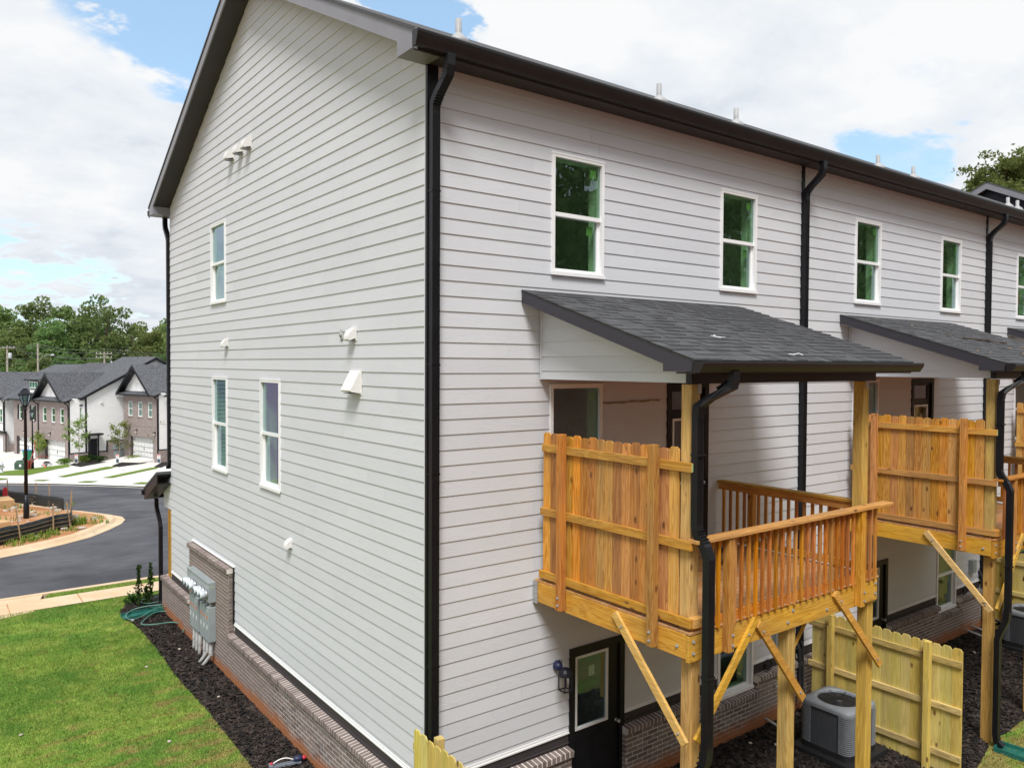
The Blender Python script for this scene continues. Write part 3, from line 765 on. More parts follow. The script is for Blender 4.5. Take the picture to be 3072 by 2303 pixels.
def rear_side(t, k, full):
    F = FR
    u0, u1 = (0.125, 7.30) if k == 0 else (0.18, 7.30)
    opens = WINS+DOORS
    side_wall(t, F, u0, u1, ZB, ZE-0.02, opens, seed=20+k)
    sheathing(t, F, -0.0 if k else 0.02, 7.2, 0.0, ZE, opens)
    for i, (a, b, c, d) in enumerate(WINS): window(t, F, a, b, c, d, red=(k == 2 and i == 0))
    rear_door(t, *DOORS[0], True); rear_door(t, *DOORS[1], False)
    # corner or party line trim
    if k == 0:
        part('corner_trim', MB().boxm(F, -0.018, 0.125, 0.0, 0.02, 0.86, ZE-0.03), 'black', t)
        part('corner_trim', MB().boxm(FG, 0.0, 0.022, 0.0, 0.0175, 0.86, ZE-0.03), 'black', t)
    part('party_line_trim', MB().boxm(F, 7.30, 7.38, 0.0, 0.026, ZB-0.1, ZE-0.03), 'black', t)
    # drip flashing and the black band above the brick ledge
    m = MB(); g = MB()
    for a, b in ((u0, 2.155), (3.175, 5.205), (6.105, 7.30)):
        m.boxm(F, a, b, 0.0, 0.03, ZB-0.018, ZB)
        m.boxm(F, a, b, 0.0, 0.017, ZB, ZB+0.03)
        part('band_board', MB().boxm(F, a, b, 0.0, 0.008, 0.80, ZB-0.018).boxm(F, a, b, 0.008, 0.03, 0.885, 0.90), 'soffit', t)
    part('drip_flashing', m, 'trimwhite', t)
    # brick ledge
    base = MB()
    a0 = -0.088 if k == 0 else 0.0
    for a, b, z1 in ((a0, 2.135, 0.80), (3.135, 5.16, 0.80), (5.16, 6.13, 0.58), (6.13, 7.2, 0.80)): base.boxm(F, a, b, 0.0, 0.0975, -0.3, z1)
    bb = part('brick_base', base, 'mortar', t)
    wv = Vector((UNIT*k, 0, 0))
    brickwork(bb, F, 0.0, [(a0-.01, 2.14, -0.135, 0.743), (3.13, 7.2, -0.135, 0.54), (3.13, 5.15, 0.54, 0.743), (6.14, 7.2, 0.54, 0.743)], world=wv, limit=150 if k == 0 else (260 if k == 1 else 0), seed=30+k)
    if full:
        for xx, za, zb in ((3.149, -0.068, 0.74), (6.144, 0.60, 0.74)):
            z = za+0.0338; i = 0
            while z < zb: link('brick', BR[i % 5], bb, (xx, -0.05, z), (0, 0, -math.pi/2), (0.50, 1, 1)); z += 0.0675; i += 1
    if full: rowlocks(bb, F, 0.0, [(a0, 2.145, 0.80), (3.125, 5.15, 0.80), (6.14, 7.28, 0.80), (5.15, 6.14, 0.585)], seed=40+k)

def pipe_vent(t, x, y, z0, h=0.42, r=0.042):
    m = MB().lathe([(r, 0.0), (r, h), (r*0.82, h), (r*0.82, h-0.05)], (x, y, z0), 12)
    v = part('vent_pipe', m, 'pvc', t, True)
    zz = ZR+0.23+SL*y
    part('boot', MB().lathe([(0.15, zz-z0-0.10), (0.13, zz-z0-0.02), (0.085, zz-z0+0.02), (0.055, zz-z0+0.045), (0.05, zz-z0+0.06)], (x, y, z0), 14), 'pvc', v, True)

UN = []
for k, lab in enumerate(('white lap sided end townhouse with the tall gable wall over brown brick', 'white townhouse next to the end one, between the second and third black downspouts', 'white townhouse beyond the third black downspout, cut by the picture edge', 'farthest white townhouse of the row, only its dark roof edge showing')):
    t = thing('townhouse', lab, 'house', (UNIT*k, 0, 0), group=ROWG)
    UN.append(t)
    roof_unit(t, -0.39 if k == 0 else 0.0, UNIT)
    if k < 3:
        rear_side(t, k, k < 2)
        downspout_upper(t, 7.34)
    else:
        part('wall', MB().box(0, UNIT, 0, 0.1, 0, ZE), 'siding', t)
        part('end_wall', MB().prism([(UNIT, 0.1, 0), (UNIT, LEN-0.1, 0), (UNIT, LEN-0.1, ZE), (UNIT, RIDGE, ZR+SL*RIDGE), (UNIT, 0.1, ZE)], (-0.1, 0, 0)), 'siding', t)
    part('front_wall', MB().box(0.12 if k == 0 else 0, UNIT, LEN-0.12, LEN-0.002, 0, ZE), 'siding', t)

e = UN[0]
for x in (1.06, 4.88, 6.85): pipe_vent(e, x, 1.0, 9.92)
for x in (11.67, 13.2): pipe_vent(UN[1], x-UNIT, 1.0, 9.9)
for x in (18.3, 18.91): pipe_vent(UN[2], x-2*UNIT, 1.0, 9.88)
m = MB()
for i in range(4): m.box(4.9+i*0.36, 5.12+i*0.36, -0.2, -0.12, ZE-0.034, ZE-0.030)
part('soffit_vent', m, 'black', UN[1])
downspout_upper(e, 0.045)

# gable wall of the end house
GW = [(7.29, 8.21, 7.0, 8.53), (7.23, 8.15, 3.78, 5.58), (4.52, 5.43, 3.78, 5.58)]
PATCH = (6.93, 9.6, 0.84, 2.02)
cut = [(-SL, 1, ZR), (SL, 1, ZR+SL*LEN)]
opg = GW+[(6.86, 9.6, 0.0, 2.09)]
side_wall(e, FG, 0.022, LEN, ZB, ZR+SL*RIDGE, opg, cut, seed=77)
sheathing(e, FG, 0.0, LEN, 0.0, ZR+SL*RIDGE, GW, cut)
for i, (a, b, c, d) in enumerate(GW): window(e, FG, a, b, c, d, stickers=(i != 1))
# porch beam cladding beyond the front corner
for zb_ in (2.46, 2.54, 2.718): pass
side_wall(e, FG, LEN+0.003, 12.13, 2.46, 3.22, [], [(0.42, 1, 3.24+0.42*LEN)], seed=5)
part('porch_beam', MB().box(0.0, 0.25, LEN+0.0, 12.13, 2.44, 2.9), 'siding', e)
m = MB(); g = MB()
for a, b in ((0.022, 6.86), (9.6, LEN)):
    m.boxm(FG, a, b, 0.0, 0.03, ZB-0.018, ZB); m.boxm(FG, a, b, 0.0, 0.017, ZB, ZB+0.03)
    part('band_board', MB().boxm(FG, a, b, 0.0, 0.008, 0.80, ZB-0.018).boxm(FG, a, b, 0.008, 0.03, 0.885, 0.90), 'soffit', e)
m.boxm(FG, 6.83, 9.62, 0.0, 0.05, 2.09, 2.105); g.boxm(FG, 6.855, 6.915, 0.0, 0.03, ZB-0.01, 2.085)
part('drip_flashing', m, 'trimwhite', e); part('patch_trim', g, 'black', e)
part('corner_cap', MB().boxm(FG, 0.0225, 0.04, 0.0, 0.017, ZB, ZE-0.02), 'siding', e)
base = MB().boxm(FG, -0.085, 11.95, 0.0, 0.0975, -0.3, 0.80)
base.boxm(FG, 6.93, 9.58, 0.001, 0.0975, 0.805, 1.99)
bb = part('brick_base', base, 'mortar', e)
brickwork(bb, FG, -math.pi/2, [(-0.08, 11.95, -0.135, 0.743), (6.93, 9.58, 0.743, 1.958)], limit=150, seed=61)
rowlocks(bb, FG, -math.pi/2, [(-0.10, 6.93, 0.80), (9.58, 11.97, 0.80), (6.90, 9.62, 2.01)], seed=62)
def returns(base, x, y, ang, z0, z1):
    """brick ends that turn the corner of a brick panel"""
    z = z0+0.0338; i = 0
    while z < z1:
        link('brick', BR[i % 5], base, (x, y, z), (0, 0, ang), (0.50, 1, 1)); z += 0.0675; i += 1
returns(bb, -0.05, 6.944, 0.0, 0.85, 1.95)
# rake boards, boxed soffit and eave return
for s in (0, 1):
    Y = (lambda y: y) if s == 0 else (lambda y: LEN-y)
    m = MB()
    a, b = -0.38, RIDGE
    za, zb = ZR+SL*a, ZR+SL*b
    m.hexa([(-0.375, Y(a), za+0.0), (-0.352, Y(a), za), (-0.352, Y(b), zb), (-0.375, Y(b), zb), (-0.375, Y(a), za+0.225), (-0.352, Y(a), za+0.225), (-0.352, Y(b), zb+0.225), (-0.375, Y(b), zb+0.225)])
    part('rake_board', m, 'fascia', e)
    m = MB().hexa([(-0.352, Y(0), ZR+0.0), (-0.0, Y(0), ZR), (-0.0, Y(b), zb), (-0.352, Y(b), zb), (-0.352, Y(0), ZR+0.03), (0, Y(0), ZR+0.03), (0, Y(b), zb+0.03), (-0.352, Y(b), zb+0.03)])
    part('rake_soffit', m, 'soffit', e)
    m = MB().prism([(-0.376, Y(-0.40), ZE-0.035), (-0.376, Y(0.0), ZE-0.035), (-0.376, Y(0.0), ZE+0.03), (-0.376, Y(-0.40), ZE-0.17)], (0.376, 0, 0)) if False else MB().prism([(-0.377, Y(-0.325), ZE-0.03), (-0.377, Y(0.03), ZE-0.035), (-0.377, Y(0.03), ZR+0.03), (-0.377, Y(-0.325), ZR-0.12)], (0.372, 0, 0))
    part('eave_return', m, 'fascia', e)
# front eave gutter and its downspout
m = MB().prism([(-0.39, LEN+0.327, ZE+0.09), (-0.39, LEN+0.445, ZE+0.09), (-0.39, LEN+0.43, ZE+0.03), (-0.39, LEN+0.40, ZE-0.03), (-0.39, LEN+0.327, ZE-0.03)], (UNIT+0.39, 0, 0))
part('gutter', m, 'bronze', e)
m = MB().box(-0.352, UNIT, LEN+0.002, LEN+0.325, ZE-0.03, ZE-0.005)
part('soffit', m, 'soffit', e)
p = [(-0.02, LEN+0.385, ZE-0.02), (-0.02, LEN+0.385, ZE-0.16), (-0.02, LEN+0.36, ZE-0.26), (-0.02, LEN+0.12, ZE-0.50), (-0.02, LEN+0.07, ZE-0.60), (-0.02, LEN+0.07, 3.62), (-0.02, LEN+0.09, 3.52), (-0.02, LEN+0.22, 3.42)]
part('downspout', MB().sweep(p, (1, 0, 0), 0.10, 0.078), 'black', e)
# low porch roof on the street side
m = MB().hexa([(-0.33, LEN+0.003, 3.30), (UNIT, LEN+0.003, 3.30), (UNIT, 12.75, 2.77), (-0.33, 12.75, 2.77), (-0.33, LEN+0.003, 3.36), (UNIT, LEN+0.003, 3.36), (UNIT, 12.75, 2.83), (-0.33, 12.75, 2.83)])
pr = part('porch_roof', m, 'shingle', e)
m = MB().hexa([(-0.32, LEN+0.003, 3.08), (-0.297, LEN+0.003, 3.08), (-0.297, 12.70, 2.55), (-0.32, 12.70, 2.55), (-0.32, LEN+0.003, 3.298), (-0.297, LEN+0.003, 3.298), (-0.297, 12.70, 2.77), (-0.32, 12.70, 2.77)])
m.box(-0.32, UNIT, 12.70, 12.72, 2.56, 2.77)
m.hexa([(-0.297, LEN+0.003, 3.06), (-0.02, LEN+0.003, 3.06), (-0.02, 12.7, 2.55), (-0.297, 12.7, 2.55), (-0.297, LEN+0.003, 3.09), (-0.02, LEN+0.003, 3.09), (-0.02, 12.7, 2.57), (-0.297, 12.7, 2.57)])
part('fascia', m, 'bronze', pr)
part('gutter', MB().box(-0.36, UNIT, 12.722, 12.83, 2.66, 2.78), 'black', pr)
p = [(-0.08, 12.55, 2.57), (-0.08, 12.55, 2.42), (-0.08, 12.50, 2.32), (-0.08, 12.22, 2.08), (-0.08, 12.15, 1.95), (-0.08, 12.15, 0.18), (-0.08, 12.10, 0.10), (-0.16, 12.02, 0.07)]
part('downspout', MB().sweep(p, (1, 0, 0), 0.085, 0.07), 'black', e)
part('porch_post', MB().box(0.005, 0.17, 11.62, 11.80, -0.1, 2.44), 'cedar_z', e)
part('porch_post', MB().box(0.01, 0.16, 11.44, 11.60, 0.86, 2.44), 'pine_z', e)
part('porch_slab', MB().box(0.0, 3.0, LEN, 12.7, -0.2, 0.05), 'clayconcrete', e)

# vents of the gable wall
def vent_hood(y, z, s=1.0):
    m = MB(); w_ = 0.075*s; F = FG
    m.boxm(F, y-w_*1.15, y+w_*1.15, 0.012, 0.024, z-w_*0.9, z+w_*1.5)
    n = 6; prof = [(0.024, z+w_*1.3)]+[(0.024+0.105*s*math.sin(a), z-w_*0.7+w_*1.9*math.cos(a)) for a in [i*math.pi/2/n for i in range(1, n+1)]]+[(0.115*s, z-w_*0.9), (0.024, z-w_*0.5)]
    m.prism([F(y-w_, o, zz) for o, zz in prof], Vector(F(2*w_, 0, 0)))
    h = part('vent_hood', m, 'vent', e)
    part('flap', MB().boxm(F, y-w_*0.8, y+w_*0.8, 0.03, 0.11*s, z-w_*0.98, z-w_*0.90), 'greyplastic', h)
for y, z, s in ((6.87, 9.62, 1.25), (6.35, 9.62, 1.25), (5.93, 9.62, 1.25), (7.22, 6.21, 0.95), (1.86, 6.22, 1.0), (4.09, 3.03, 0.85)): vent_hood(y, z, s)
m = MB()
m.prism([FG(1.64, 0.013, 5.74), FG(1.64, 0.03, 5.76), FG(1.64, 0.17, 5.50), FG(1.64, 0.15, 5.48), FG(1.64, 0.013, 5.46)], Vector(FG(0.30, 0, 0)))
m.boxm(FG, 1.62, 1.96, 0.012, 0.02, 5.44, 5.77)
h = part('range_hood_vent', m, 'vent', e)
part('flap', MB().boxm(FG, 1.67, 1.91, 0.03, 0.14, 5.455, 5.465), 'greyplastic', h)
rs = random.Random(4); m = MB()
for i in range(14):                                   # ragged sealed hole beside the vent
    a = i*2*math.pi/14; rr = 0.055+rs.uniform(-.015, .015)
    m.lathe([(0.022+rs.uniform(0, .008), 0), (0.015, 0.018), (0, 0.024)], FG(2.22+rr*0.55*math.cos(a), 0.012, 6.24+rr*math.sin(a)), 7, (-1, 0, 0))
m.lathe([(0.03, 0), (0.03, 0.035), (0.0, 0.036)], FG(2.22, 0.01, 6.24), 8, (-1, 0, 0))
part('sealed_pipe_stub', m, 'pipe', e, True)
rs = random.Random(21); m = MB(); x = 2.74
while x < 3.82:                                       # brown caulk smear on the wall under the deck roof
    w_ = rs.uniform(.05, .14); z = 5.335+rs.uniform(-.006, .006)+.02*(x-2.74); h = rs.uniform(.008, .017)
    m.boxm(FR, x, min(x+w_, 3.85), 0.012, 0.0225, z-h, z+h*.6); x += w_*.93
part('caulk_smear', m, 'stake', e)
# soot-like smear left on the shaded wall beside the deck window of the first house
part('spigot', MB().tube([FR(6.55, 0.10, 0.60), FR(6.55, 0.16, 0.60), FR(6.55, 0.18, 0.56)], 0.014, 8), 'galv', e, True)
part('clean_out', MB().tube([FR(6.35, 0.09, 0.10), FR(6.36, 0.28, 0.06), FR(6.40, 0.50, -0.02)], 0.022, 8), 'pvc', e, True)
for x in (6.35, 6.72): part('drain_pipe', MB().tube([FR(x, 0.09, 0.12), FR(x+0.05, 0.45, 0.05)], 0.02, 8), 'pvc', UN[1], True)
part('cable_box', MB().boxm(FR, 6.72, 6.90, 0.01, 0.11, 1.28, 1.56), 'meter', UN[1])
part('cable_box', MB().boxm(FR, 6.62, 6.75, 0.01, 0.09, 1.20, 1.75), 'meter', e)
for U, sx in ((e, 0), (UN[1], 0)):
    m = MB(); rs = random.Random(8+sx)
    for i in range(7):
        c = Vector(FR(6.42, 0.06, 0.98)); r0 = 0.10+rs.uniform(-.03, .03); ph = rs.uniform(0, 6)
        m.tube([c+Vector((r0*math.cos(a+ph), -0.02*i/7-0.01, r0*0.8*math.sin(a+ph)-0.02)) for a in [j*0.6 for j in range(10)]], 0.004, 5)
    part('cable_coil', m, 'galv' if sx else 'lampblack', U)
    m = MB()
    m.tube([FR(7.24, 0.02, 1.25), FR(7.24, 0.13, 1.05), FR(7.22, 0.15, 0.6), FR(7.15, 0.2, 0.32), FR(6.95, 0.75, 0.22)], 0.035, 8)
    m.tube([FR(7.32, 0.02, 1.3), FR(7.32, 0.14, 1.1), FR(7.31, 0.16, 0.4), FR(7.1, 0.35, 0.15), FR(6.98, 0.8, 0.3)], 0.022, 8)
    part('line_set', m, 'blackwire', U, True)

# lantern beside the lower door
def lantern(parent):
    g = thing('wall_lantern', 'black wall lantern with open wire cage beside the lower black door of the end house', 'lamp', (1.93, 0, 1.95))
    m = MB().lathe([(0.0, 0.0), (0.065, 0.012), (0.068, 0.03), (0.05, 0.075), (0.03, 0.10), (0.0, 0.105)], (0, -0.015, 0.02), 14, (0, -1, 0))
    m.beam((0, -0.10, 0.03), (0.0, -0.20, -0.01), 0.02, 0.02)
    part('wall_plate', m, 'navy', g, True)
    m = MB()
    m.lathe([(0.095, -0.06), (0.095, -0.045), (0.085, -0.01), (0.06, 0.025), (0.03, 0.04), (0.0, 0.045)], (0, -0.20, 0), 12)
    part('hood', m, 'lampblack', g)
    m = MB(); q = 0.06
    for sx in (-1, 1):
        for sy in (-1, 1): m.beam((sx*q, -0.20+sy*q, -0.06), (sx*q, -0.20+sy*q, -0.25), 0.013, 0.013, (0, 1, 0))
        m.beam((sx*q, -0.20-q, -0.25), (sx*q, -0.20+q, -0.25), 0.013, 0.013); m.beam((-q, -0.20+sx*q, -0.25), (q, -0.20+sx*q, -0.25), 0.013, 0.013)
    part('cage', m, 'lampblack', g)
    part('ring', MB().tube([(0.0, -0.10+0.025*math.cos(a), 0.09+0.025*math.sin(a)) for a in [i*2*math.pi/10 for i in range(11)]], 0.004, 5), 'lampblack', g)
lantern(None)

# ------------------------------------------------------------------ decks
DG = 'raised wooden decks behind the row'
def bolt(parent, p, ax, r=0.022):
    m = MB().lathe([(r, 0), (r, 0.004), (r*0.62, 0.004), (r*0.62, 0.016), (r*0.4, 0.02), (0, 0.02)], p, 8, ax)
    part('bolt', m, 'galv', parent)

def picket(y0, y1, z0, z1, x0, x1, c=0.028):
    return MB().prism([(x0, y0, z0), (x0, y1, z0), (x0, y1, z1-c), (x0, y1+(y0-y1)*0.22, z1), (x0, y0-(y0-y1)*0.22, z1), (x0, y0, z1-c)], (x1-x0, 0, 0))

def make_deck():
    t = thing('deck', 'stained wooden deck hung on the end house, nearest the tall gable corner', 'deck', (0, 0, 0), group=DG)
    rs = random.Random(12)
    # frame
    b = bevel(part('rim_beam', MB().box(1.552, 1.60, -2.47, -0.05, 2.875, 3.125), 'pine_y', t)); 
    bolt(b, (1.552, -2.36, 2.98), (-1, 0, 0))
    b = bevel(part('front_beam', MB().box(1.552, 5.22, -2.515, -2.472, 2.845, 3.115), 'pine_x', t))
    for x, z in ((1.62, 2.93), (1.62, 3.05), (3.25, 2.93), (3.35, 3.05), (4.05, 2.93), (5.17, 2.93), (5.17, 3.06)): bolt(b, (x, -2.515, z), (0, -1, 0))
    part('front_beam', MB().box(1.602, 5.17, -2.470, -2.425, 2.845, 3.115), 'pine_x', t)
    part('rim_beam', MB().box(5.172, 5.22, -2.470, -0.05, 2.875, 3.125), 'pine_y', t)
    part('ledger', MB().box(1.602, 5.17, -0.072, -0.03, 2.875, 3.12), 'pine_x', t)
    for i in range(7): part('joist', MB().box(2.0+i*0.42, 2.04+i*0.42, -2.424, -0.074, 2.90, 3.115), 'pine_y', t)
    part('hanger', MB().box(1.535, 1.551, -0.105, -0.022, 2.86, 3.14).box(1.5515, 1.62, -0.0485, -0.022, 2.86, 3.14), 'galv', t)
    n = 17; st = 2.50/n
    for i in range(n):
        y = -0.03-i*st
        bevel(part('deck_board', MB().box(1.556+rs.uniform(-.003, .003), 5.235, y-st+0.006, y, 3.127, 3.155), 'deckboard', t), 0.003)
    # posts
    for x0, x1, y0, y1, z0, z1 in ((1.66, 1.80, -2.44, -2.30, -0.35, 2.842), (3.355, 3.495, -2.44, -2.30, -0.35, 2.842), (5.09, 5.23, -2.44, -2.30, -0.35, 2.842)):
        bevel(part('post', MB().box(x0, x1, y0-0.02, y1-0.02, z0, z1), 'pine_z', t), 0.006)
    bevel(part('roof_post', MB().box(1.608, 1.745, -2.468, -2.335, 3.157, 5.655), 'pine_z', t), 0.006)
    bevel(part('roof_post', MB().box(5.0, 5.14, -2.41, -2.275, 3.157, 5.655), 'pine_z', t), 0.006)
    part('post_clip', MB().box(1.70, 1.75, -2.478, -2.469, 5.56, 5.655), 'galv', t)
    part('post_clip', MB().box(5.05, 5.10, -2.42, -2.411, 5.56, 5.655), 'galv', t)
    # braces
    def brace(a, b_, up, mt, bl, ax):
        o = bevel(part('brace', MB().beam(a, b_, 0.038, 0.092, up), mt, t), 0.003)
        for q in bl: bolt(o, q, ax, 0.016)
    brace((1.53, -1.48, 3.10), (1.53, -2.50, 2.02), (0, -0.7, 0.7), 'brace_y', ((1.511, -1.60, 2.98), (1.511, -2.42, 2.11)), (-1, 0, 0))
    brace((1.655, -2.536, 2.03), (2.62, -2.536, 3.10), (0.7, 0, 0.7), 'pine_x', ((2.48, -2.555, 2.96), (1.72, -2.555, 2.11)), (0, -1, 0))
    brace((3.545, -2.536, 1.99), (2.66, -2.536, 3.04), (0.7, 0, 0.7), 'pine_x', ((2.74, -2.555, 2.94), (3.46, -2.555, 2.09)), (0, -1, 0))
    brace((5.28, -2.536, 1.99), (4.18, -2.536, 3.11), (0.7, 0, 0.7), 'pine_x', ((4.30, -2.555, 2.99), (5.18, -2.555, 2.09)), (0, -1, 0))
    brace((3.44, -2.27, 2.15), (4.05, -2.35, 2.95), (0.7, 0, 0.7), 'pine_x', (), (0, -1, 0))
    # privacy screen on the side
    n = 16; y = -0.155; wd = (2.335-0.155)/n
    for i in range(n):
        c = part('picket', picket(y-0.002, y-wd+0.0025, 3.215, 5.0+rs.uniform(-.012, .012), 1.585+rs.uniform(0, .003), 1.604), 'cedar_z', t); y -= wd
    for zc, y0, y1 in ((4.82, -0.17, -2.53), (4.03, -0.14, -2.53), (3.245, -0.12, -2.53)):
        o = bevel(part('screen_rail', MB().box(1.546, 1.583, y1, y0, zc-0.047, zc+0.047), 'cedar_y', t), 0.003)
        if zc > 4.5: part('end_tag', MB().box(1.55, 1.58, y1-0.002, y1, zc-0.04, zc+0.04), 'sticker', o)
    for y0 in (-0.55, -2.02):
        o = bevel(part('screen_post', MB().box(1.455, 1.544, y0-0.09, y0, 2.905, 5.02), 'cedar_z', t), 0.004)
        for z in (2.97, 3.06): bolt(o, (1.455, y0-0.045, z), (-1, 0, 0), 0.018)
    # front railing
    bevel(part('cap_rail', MB().box(1.555, 5.39, -2.625, -2.485, 4.062, 4.10), 'cedar_x', t), 0.004)
    part('top_rail', MB().box(1.75, 5.0, -2.515, -2.477, 3.965, 4.06), 'cedar_x', t)
    part('bottom_rail', MB().box(1.61, 5.22, -2.515, -2.477, 3.16, 3.25), 'cedar_x', t)
    part('rail_block', MB().box(1.585, 1.74, -2.55, -2.47, 3.20, 3.292), 'cedar_x', t)
    for x in (1.86, 1.98, 2.245)+tuple(2.365+0.1235*i for i in range(19))+(4.87, 4.99, 5.11):
        bevel(part('baluster', MB().box(x-0.018, x+0.018, -2.552, -2.517, 3.135+rs.uniform(-.01, .01), 4.058), 'baluster', t), 0.002)
    for x in (2.07, 4.67):
        o = bevel(part('rail_post', MB().box(x, x+0.09, -2.607, -2.517, 2.86, 4.058), 'cedar_z', t), 0.004)
        for z in (2.93, 3.04): bolt(o, (x+0.065, -2.607, z), (0, -1, 0), 0.018)
    # side railing facing the next house
    bevel(part('side_cap_rail', MB().box(5.10, 5.24, -2.27, -0.05, 4.062, 4.10), 'cedar_y', t), 0.004)
    part('side_top_rail', MB().box(5.125, 5.165, -2.27, -0.06, 3.965, 4.06), 'cedar_y', t)
    part('side_bottom_rail', MB().box(5.125, 5.165, -2.27, -0.06, 3.20, 3.29), 'cedar_y', t)
    for i in range(17):
        if i in (4, 15): continue
        y = -0.12-i*0.124
        part('baluster', MB().box(5.167, 5.20, y-0.018, y+0.018, 3.19, 4.058), 'baluster', t)
    for y in (-0.65, -1.98): part('rail_post', MB().box(5.167, 5.255, y, y+0.09, 2.90, 4.058), 'cedar_z', t)
    for x in (4.86, 4.99, 5.12): pass
    return t
deck = make_deck()

def make_deck_roof():
    t = thing('deck_roof', 'shingled lean-to roof over the nearest deck with a pale twig on it', 'roof', (0, 0, 0), group='lean-to roofs over the decks')
    rs = random.Random(5)
    x0, x1, y1 = 1.335, 5.62, -2.73
    za, zb = 6.77, 5.90                       # shingle underside at wall, at eave
    zz = lambda y: za+(zb-za)*(y/y1)
    m = MB().hexa([(x0, -0.016, za-0.03), (x1, -0.016, za-0.03), (x1, y1, zb-0.03), (x0, y1, zb-0.03), (x0, -0.016, za), (x1, -0.016, za), (x1, y1, zb), (x0, y1, zb)])
    part('roof_deck', m, 'shingle', t)
    # shingles: courses of butted tabs
    nc = 19; ex = -y1/nc; rest = MB()
    tabs = []
    for k in range(nc):
        ya = y1+k*ex-0.012 if k == 0 else y1+k*ex
        yb = ya+ex+0.02
        x = x0-0.01
        while x < x1+0.01:
            wd = rs.uniform(0.10, 0.24); xe = min(x+wd, x1+0.012)
            if x1-xe < 0.1: xe = x1+0.012
            th = rs.choice((0.003, 0.012, 0.014)); yq = ya-rs.choice((0, 0, 0.01))
            yb2 = min(yb, -0.017)
            mb = MB().hexa([(x, yq, zz(yq)+0.001), (xe-0.003, yq, zz(yq)+0.001), (xe-0.003, yb2, zz(yb2)+0.001), (x, yb2, zz(yb2)+0.001), (x, yq, zz(yq)+0.005+th), (xe-0.003, yq, zz(yq)+0.005+th), (xe-0.003, yb2, zz(yb2)+0.004), (x, yb2, zz(yb2)+0.004)])
            tabs.append((x, ya, mb))
            x = xe
    tabs.sort(key=lambda q: (Vector((q[0], q[1], 6.2))-CAM).length)
    for q in tabs[:300]: part('shingle', q[2], 'shingle', t)
    for q in tabs[300:]: rest.add(q[2].v, q[2].f)
    if rest.v: link('shingle_courses', rest.mesh('shingle_courses', 'shingle', merge=False), t, kind='stuff')
    # rake boards and cornice return
    for xa, xb in ((x0, x0+0.022), (x1-0.022, x1)):
        m = MB().prism([(xa, -0.018, za-0.032), (xa, -0.018, za-0.165), (xa, -2.33, zz(-2.33)-0.165), (xa, -2.33, 5.785), (xa, -2.70, 5.785), (xa, -2.70, zz(-2.70)-0.032)], (xb-xa, 0, 0))
        part('rake_board', m, 'fasciadark', t)
    part('fascia', MB().box(x0+0.024, x1-0.024, -2.72, -2.70, 5.76, 5.868), 'bronze', t)
    m = MB().hexa([(x0+0.024, -0.018, za-0.18), (1.63, -0.018, za-0.18), (1.63, -2.69, zz(-2.69)-0.09), (x0+0.024, -2.69, zz(-2.69)-0.09), (x0+0.024, -0.018, za-0.165), (1.63, -0.018, za-0.165), (1.63, -2.69, zz(-2.69)-0.075), (x0+0.024, -2.69, zz(-2.69)-0.075)])
    part('rake_soffit', m, 'siding', t)
    m = MB().box(x0+0.024, x1-0.024, -2.695, -2.48, 5.765, 5.782)
    part('eave_soffit', m, 'soffit', t)
    g = part('gutter', MB().prism([(x0-0.02, -2.722, 5.885), (x0-0.02, -2.855, 5.89), (x0-0.02, -2.86, 5.87), (x0-0.02, -2.845, 5.83), (x0-0.02, -2.815, 5.79), (x0-0.02, -2.81, 5.775), (x0-0.02, -2.722, 5.775)], (x1-x0+0.05, 0, 0)), 'bronze', t)
    # clad triangular sides under the roof
    for xa, o in ((1.65, -1), (5.13, 1)):
        F = lambda u, oo, z, xa=xa, o=o: (xa+o*oo*1.0, -u, z)
        cut_ = [((za-zb)/(-y1), 1, za-0.17)]
        z = 5.665
        i = 0
        while z < 6.62:
            h = 0.105 if i == 0 else CO
            mb = board_mesh(F, [(0.02, 2.40, z, z+h)], z, h, cut_)
            if mb: part('siding_board', mb, 'siding', t)
            z += h; i += 1
        part('gable_trim', MB().box(xa-0.02 if o < 0 else xa-0.018, xa+0.018 if o < 0 else xa+0.02, -0.05, -0.017, 5.66, 6.55), 'siding', t)
        part('side_backing', MB().prism([(xa+0.002 if o < 0 else xa-0.032, -0.05, 5.666), (xa+0.002 if o < 0 else xa-0.032, -2.39, 5.666), (xa+0.002 if o < 0 else xa-0.032, -2.39, 5.80), (xa+0.002 if o < 0 else xa-0.032, -0.05, 6.55)], (0.03, 0, 0)), 'siding', t)
    part('header', MB().box(1.60, 5.185, -2.475, -2.40, 5.66, 5.80), 'bronze', t)
    part('ceiling', MB().box(1.685, 5.09, -2.398, -0.02, 5.675, 5.70), 'ceiling', t)
    # downspout from the gutter back to the post, out round the rail cap and down
    x = 1.62
    p = [(1.86, -2.79, 5.79), (1.86, -2.79, 5.70), (1.84, -2.785, 5.63), (1.70, -2.63, 5.52), (x, -2.56, 5.44), (x, -2.545, 5.34), (x, -2.545, 4.24), (x, -2.56, 4.16), (x, -2.66, 4.03), (x, -2.70, 3.93), (x, -2.70, 2.02), (x, -2.69, 1.92), (x, -2.60, 1.70), (x, -2.57, 1.60), (x, -2.57, 0.10), (x, -2.585, -0.02), (x+0.02, -2.66, -0.09)]
    d = part('downspout', MB().sweep(p, (1, 0, 0), 0.10, 0.078), 'black', t)
    m = MB()
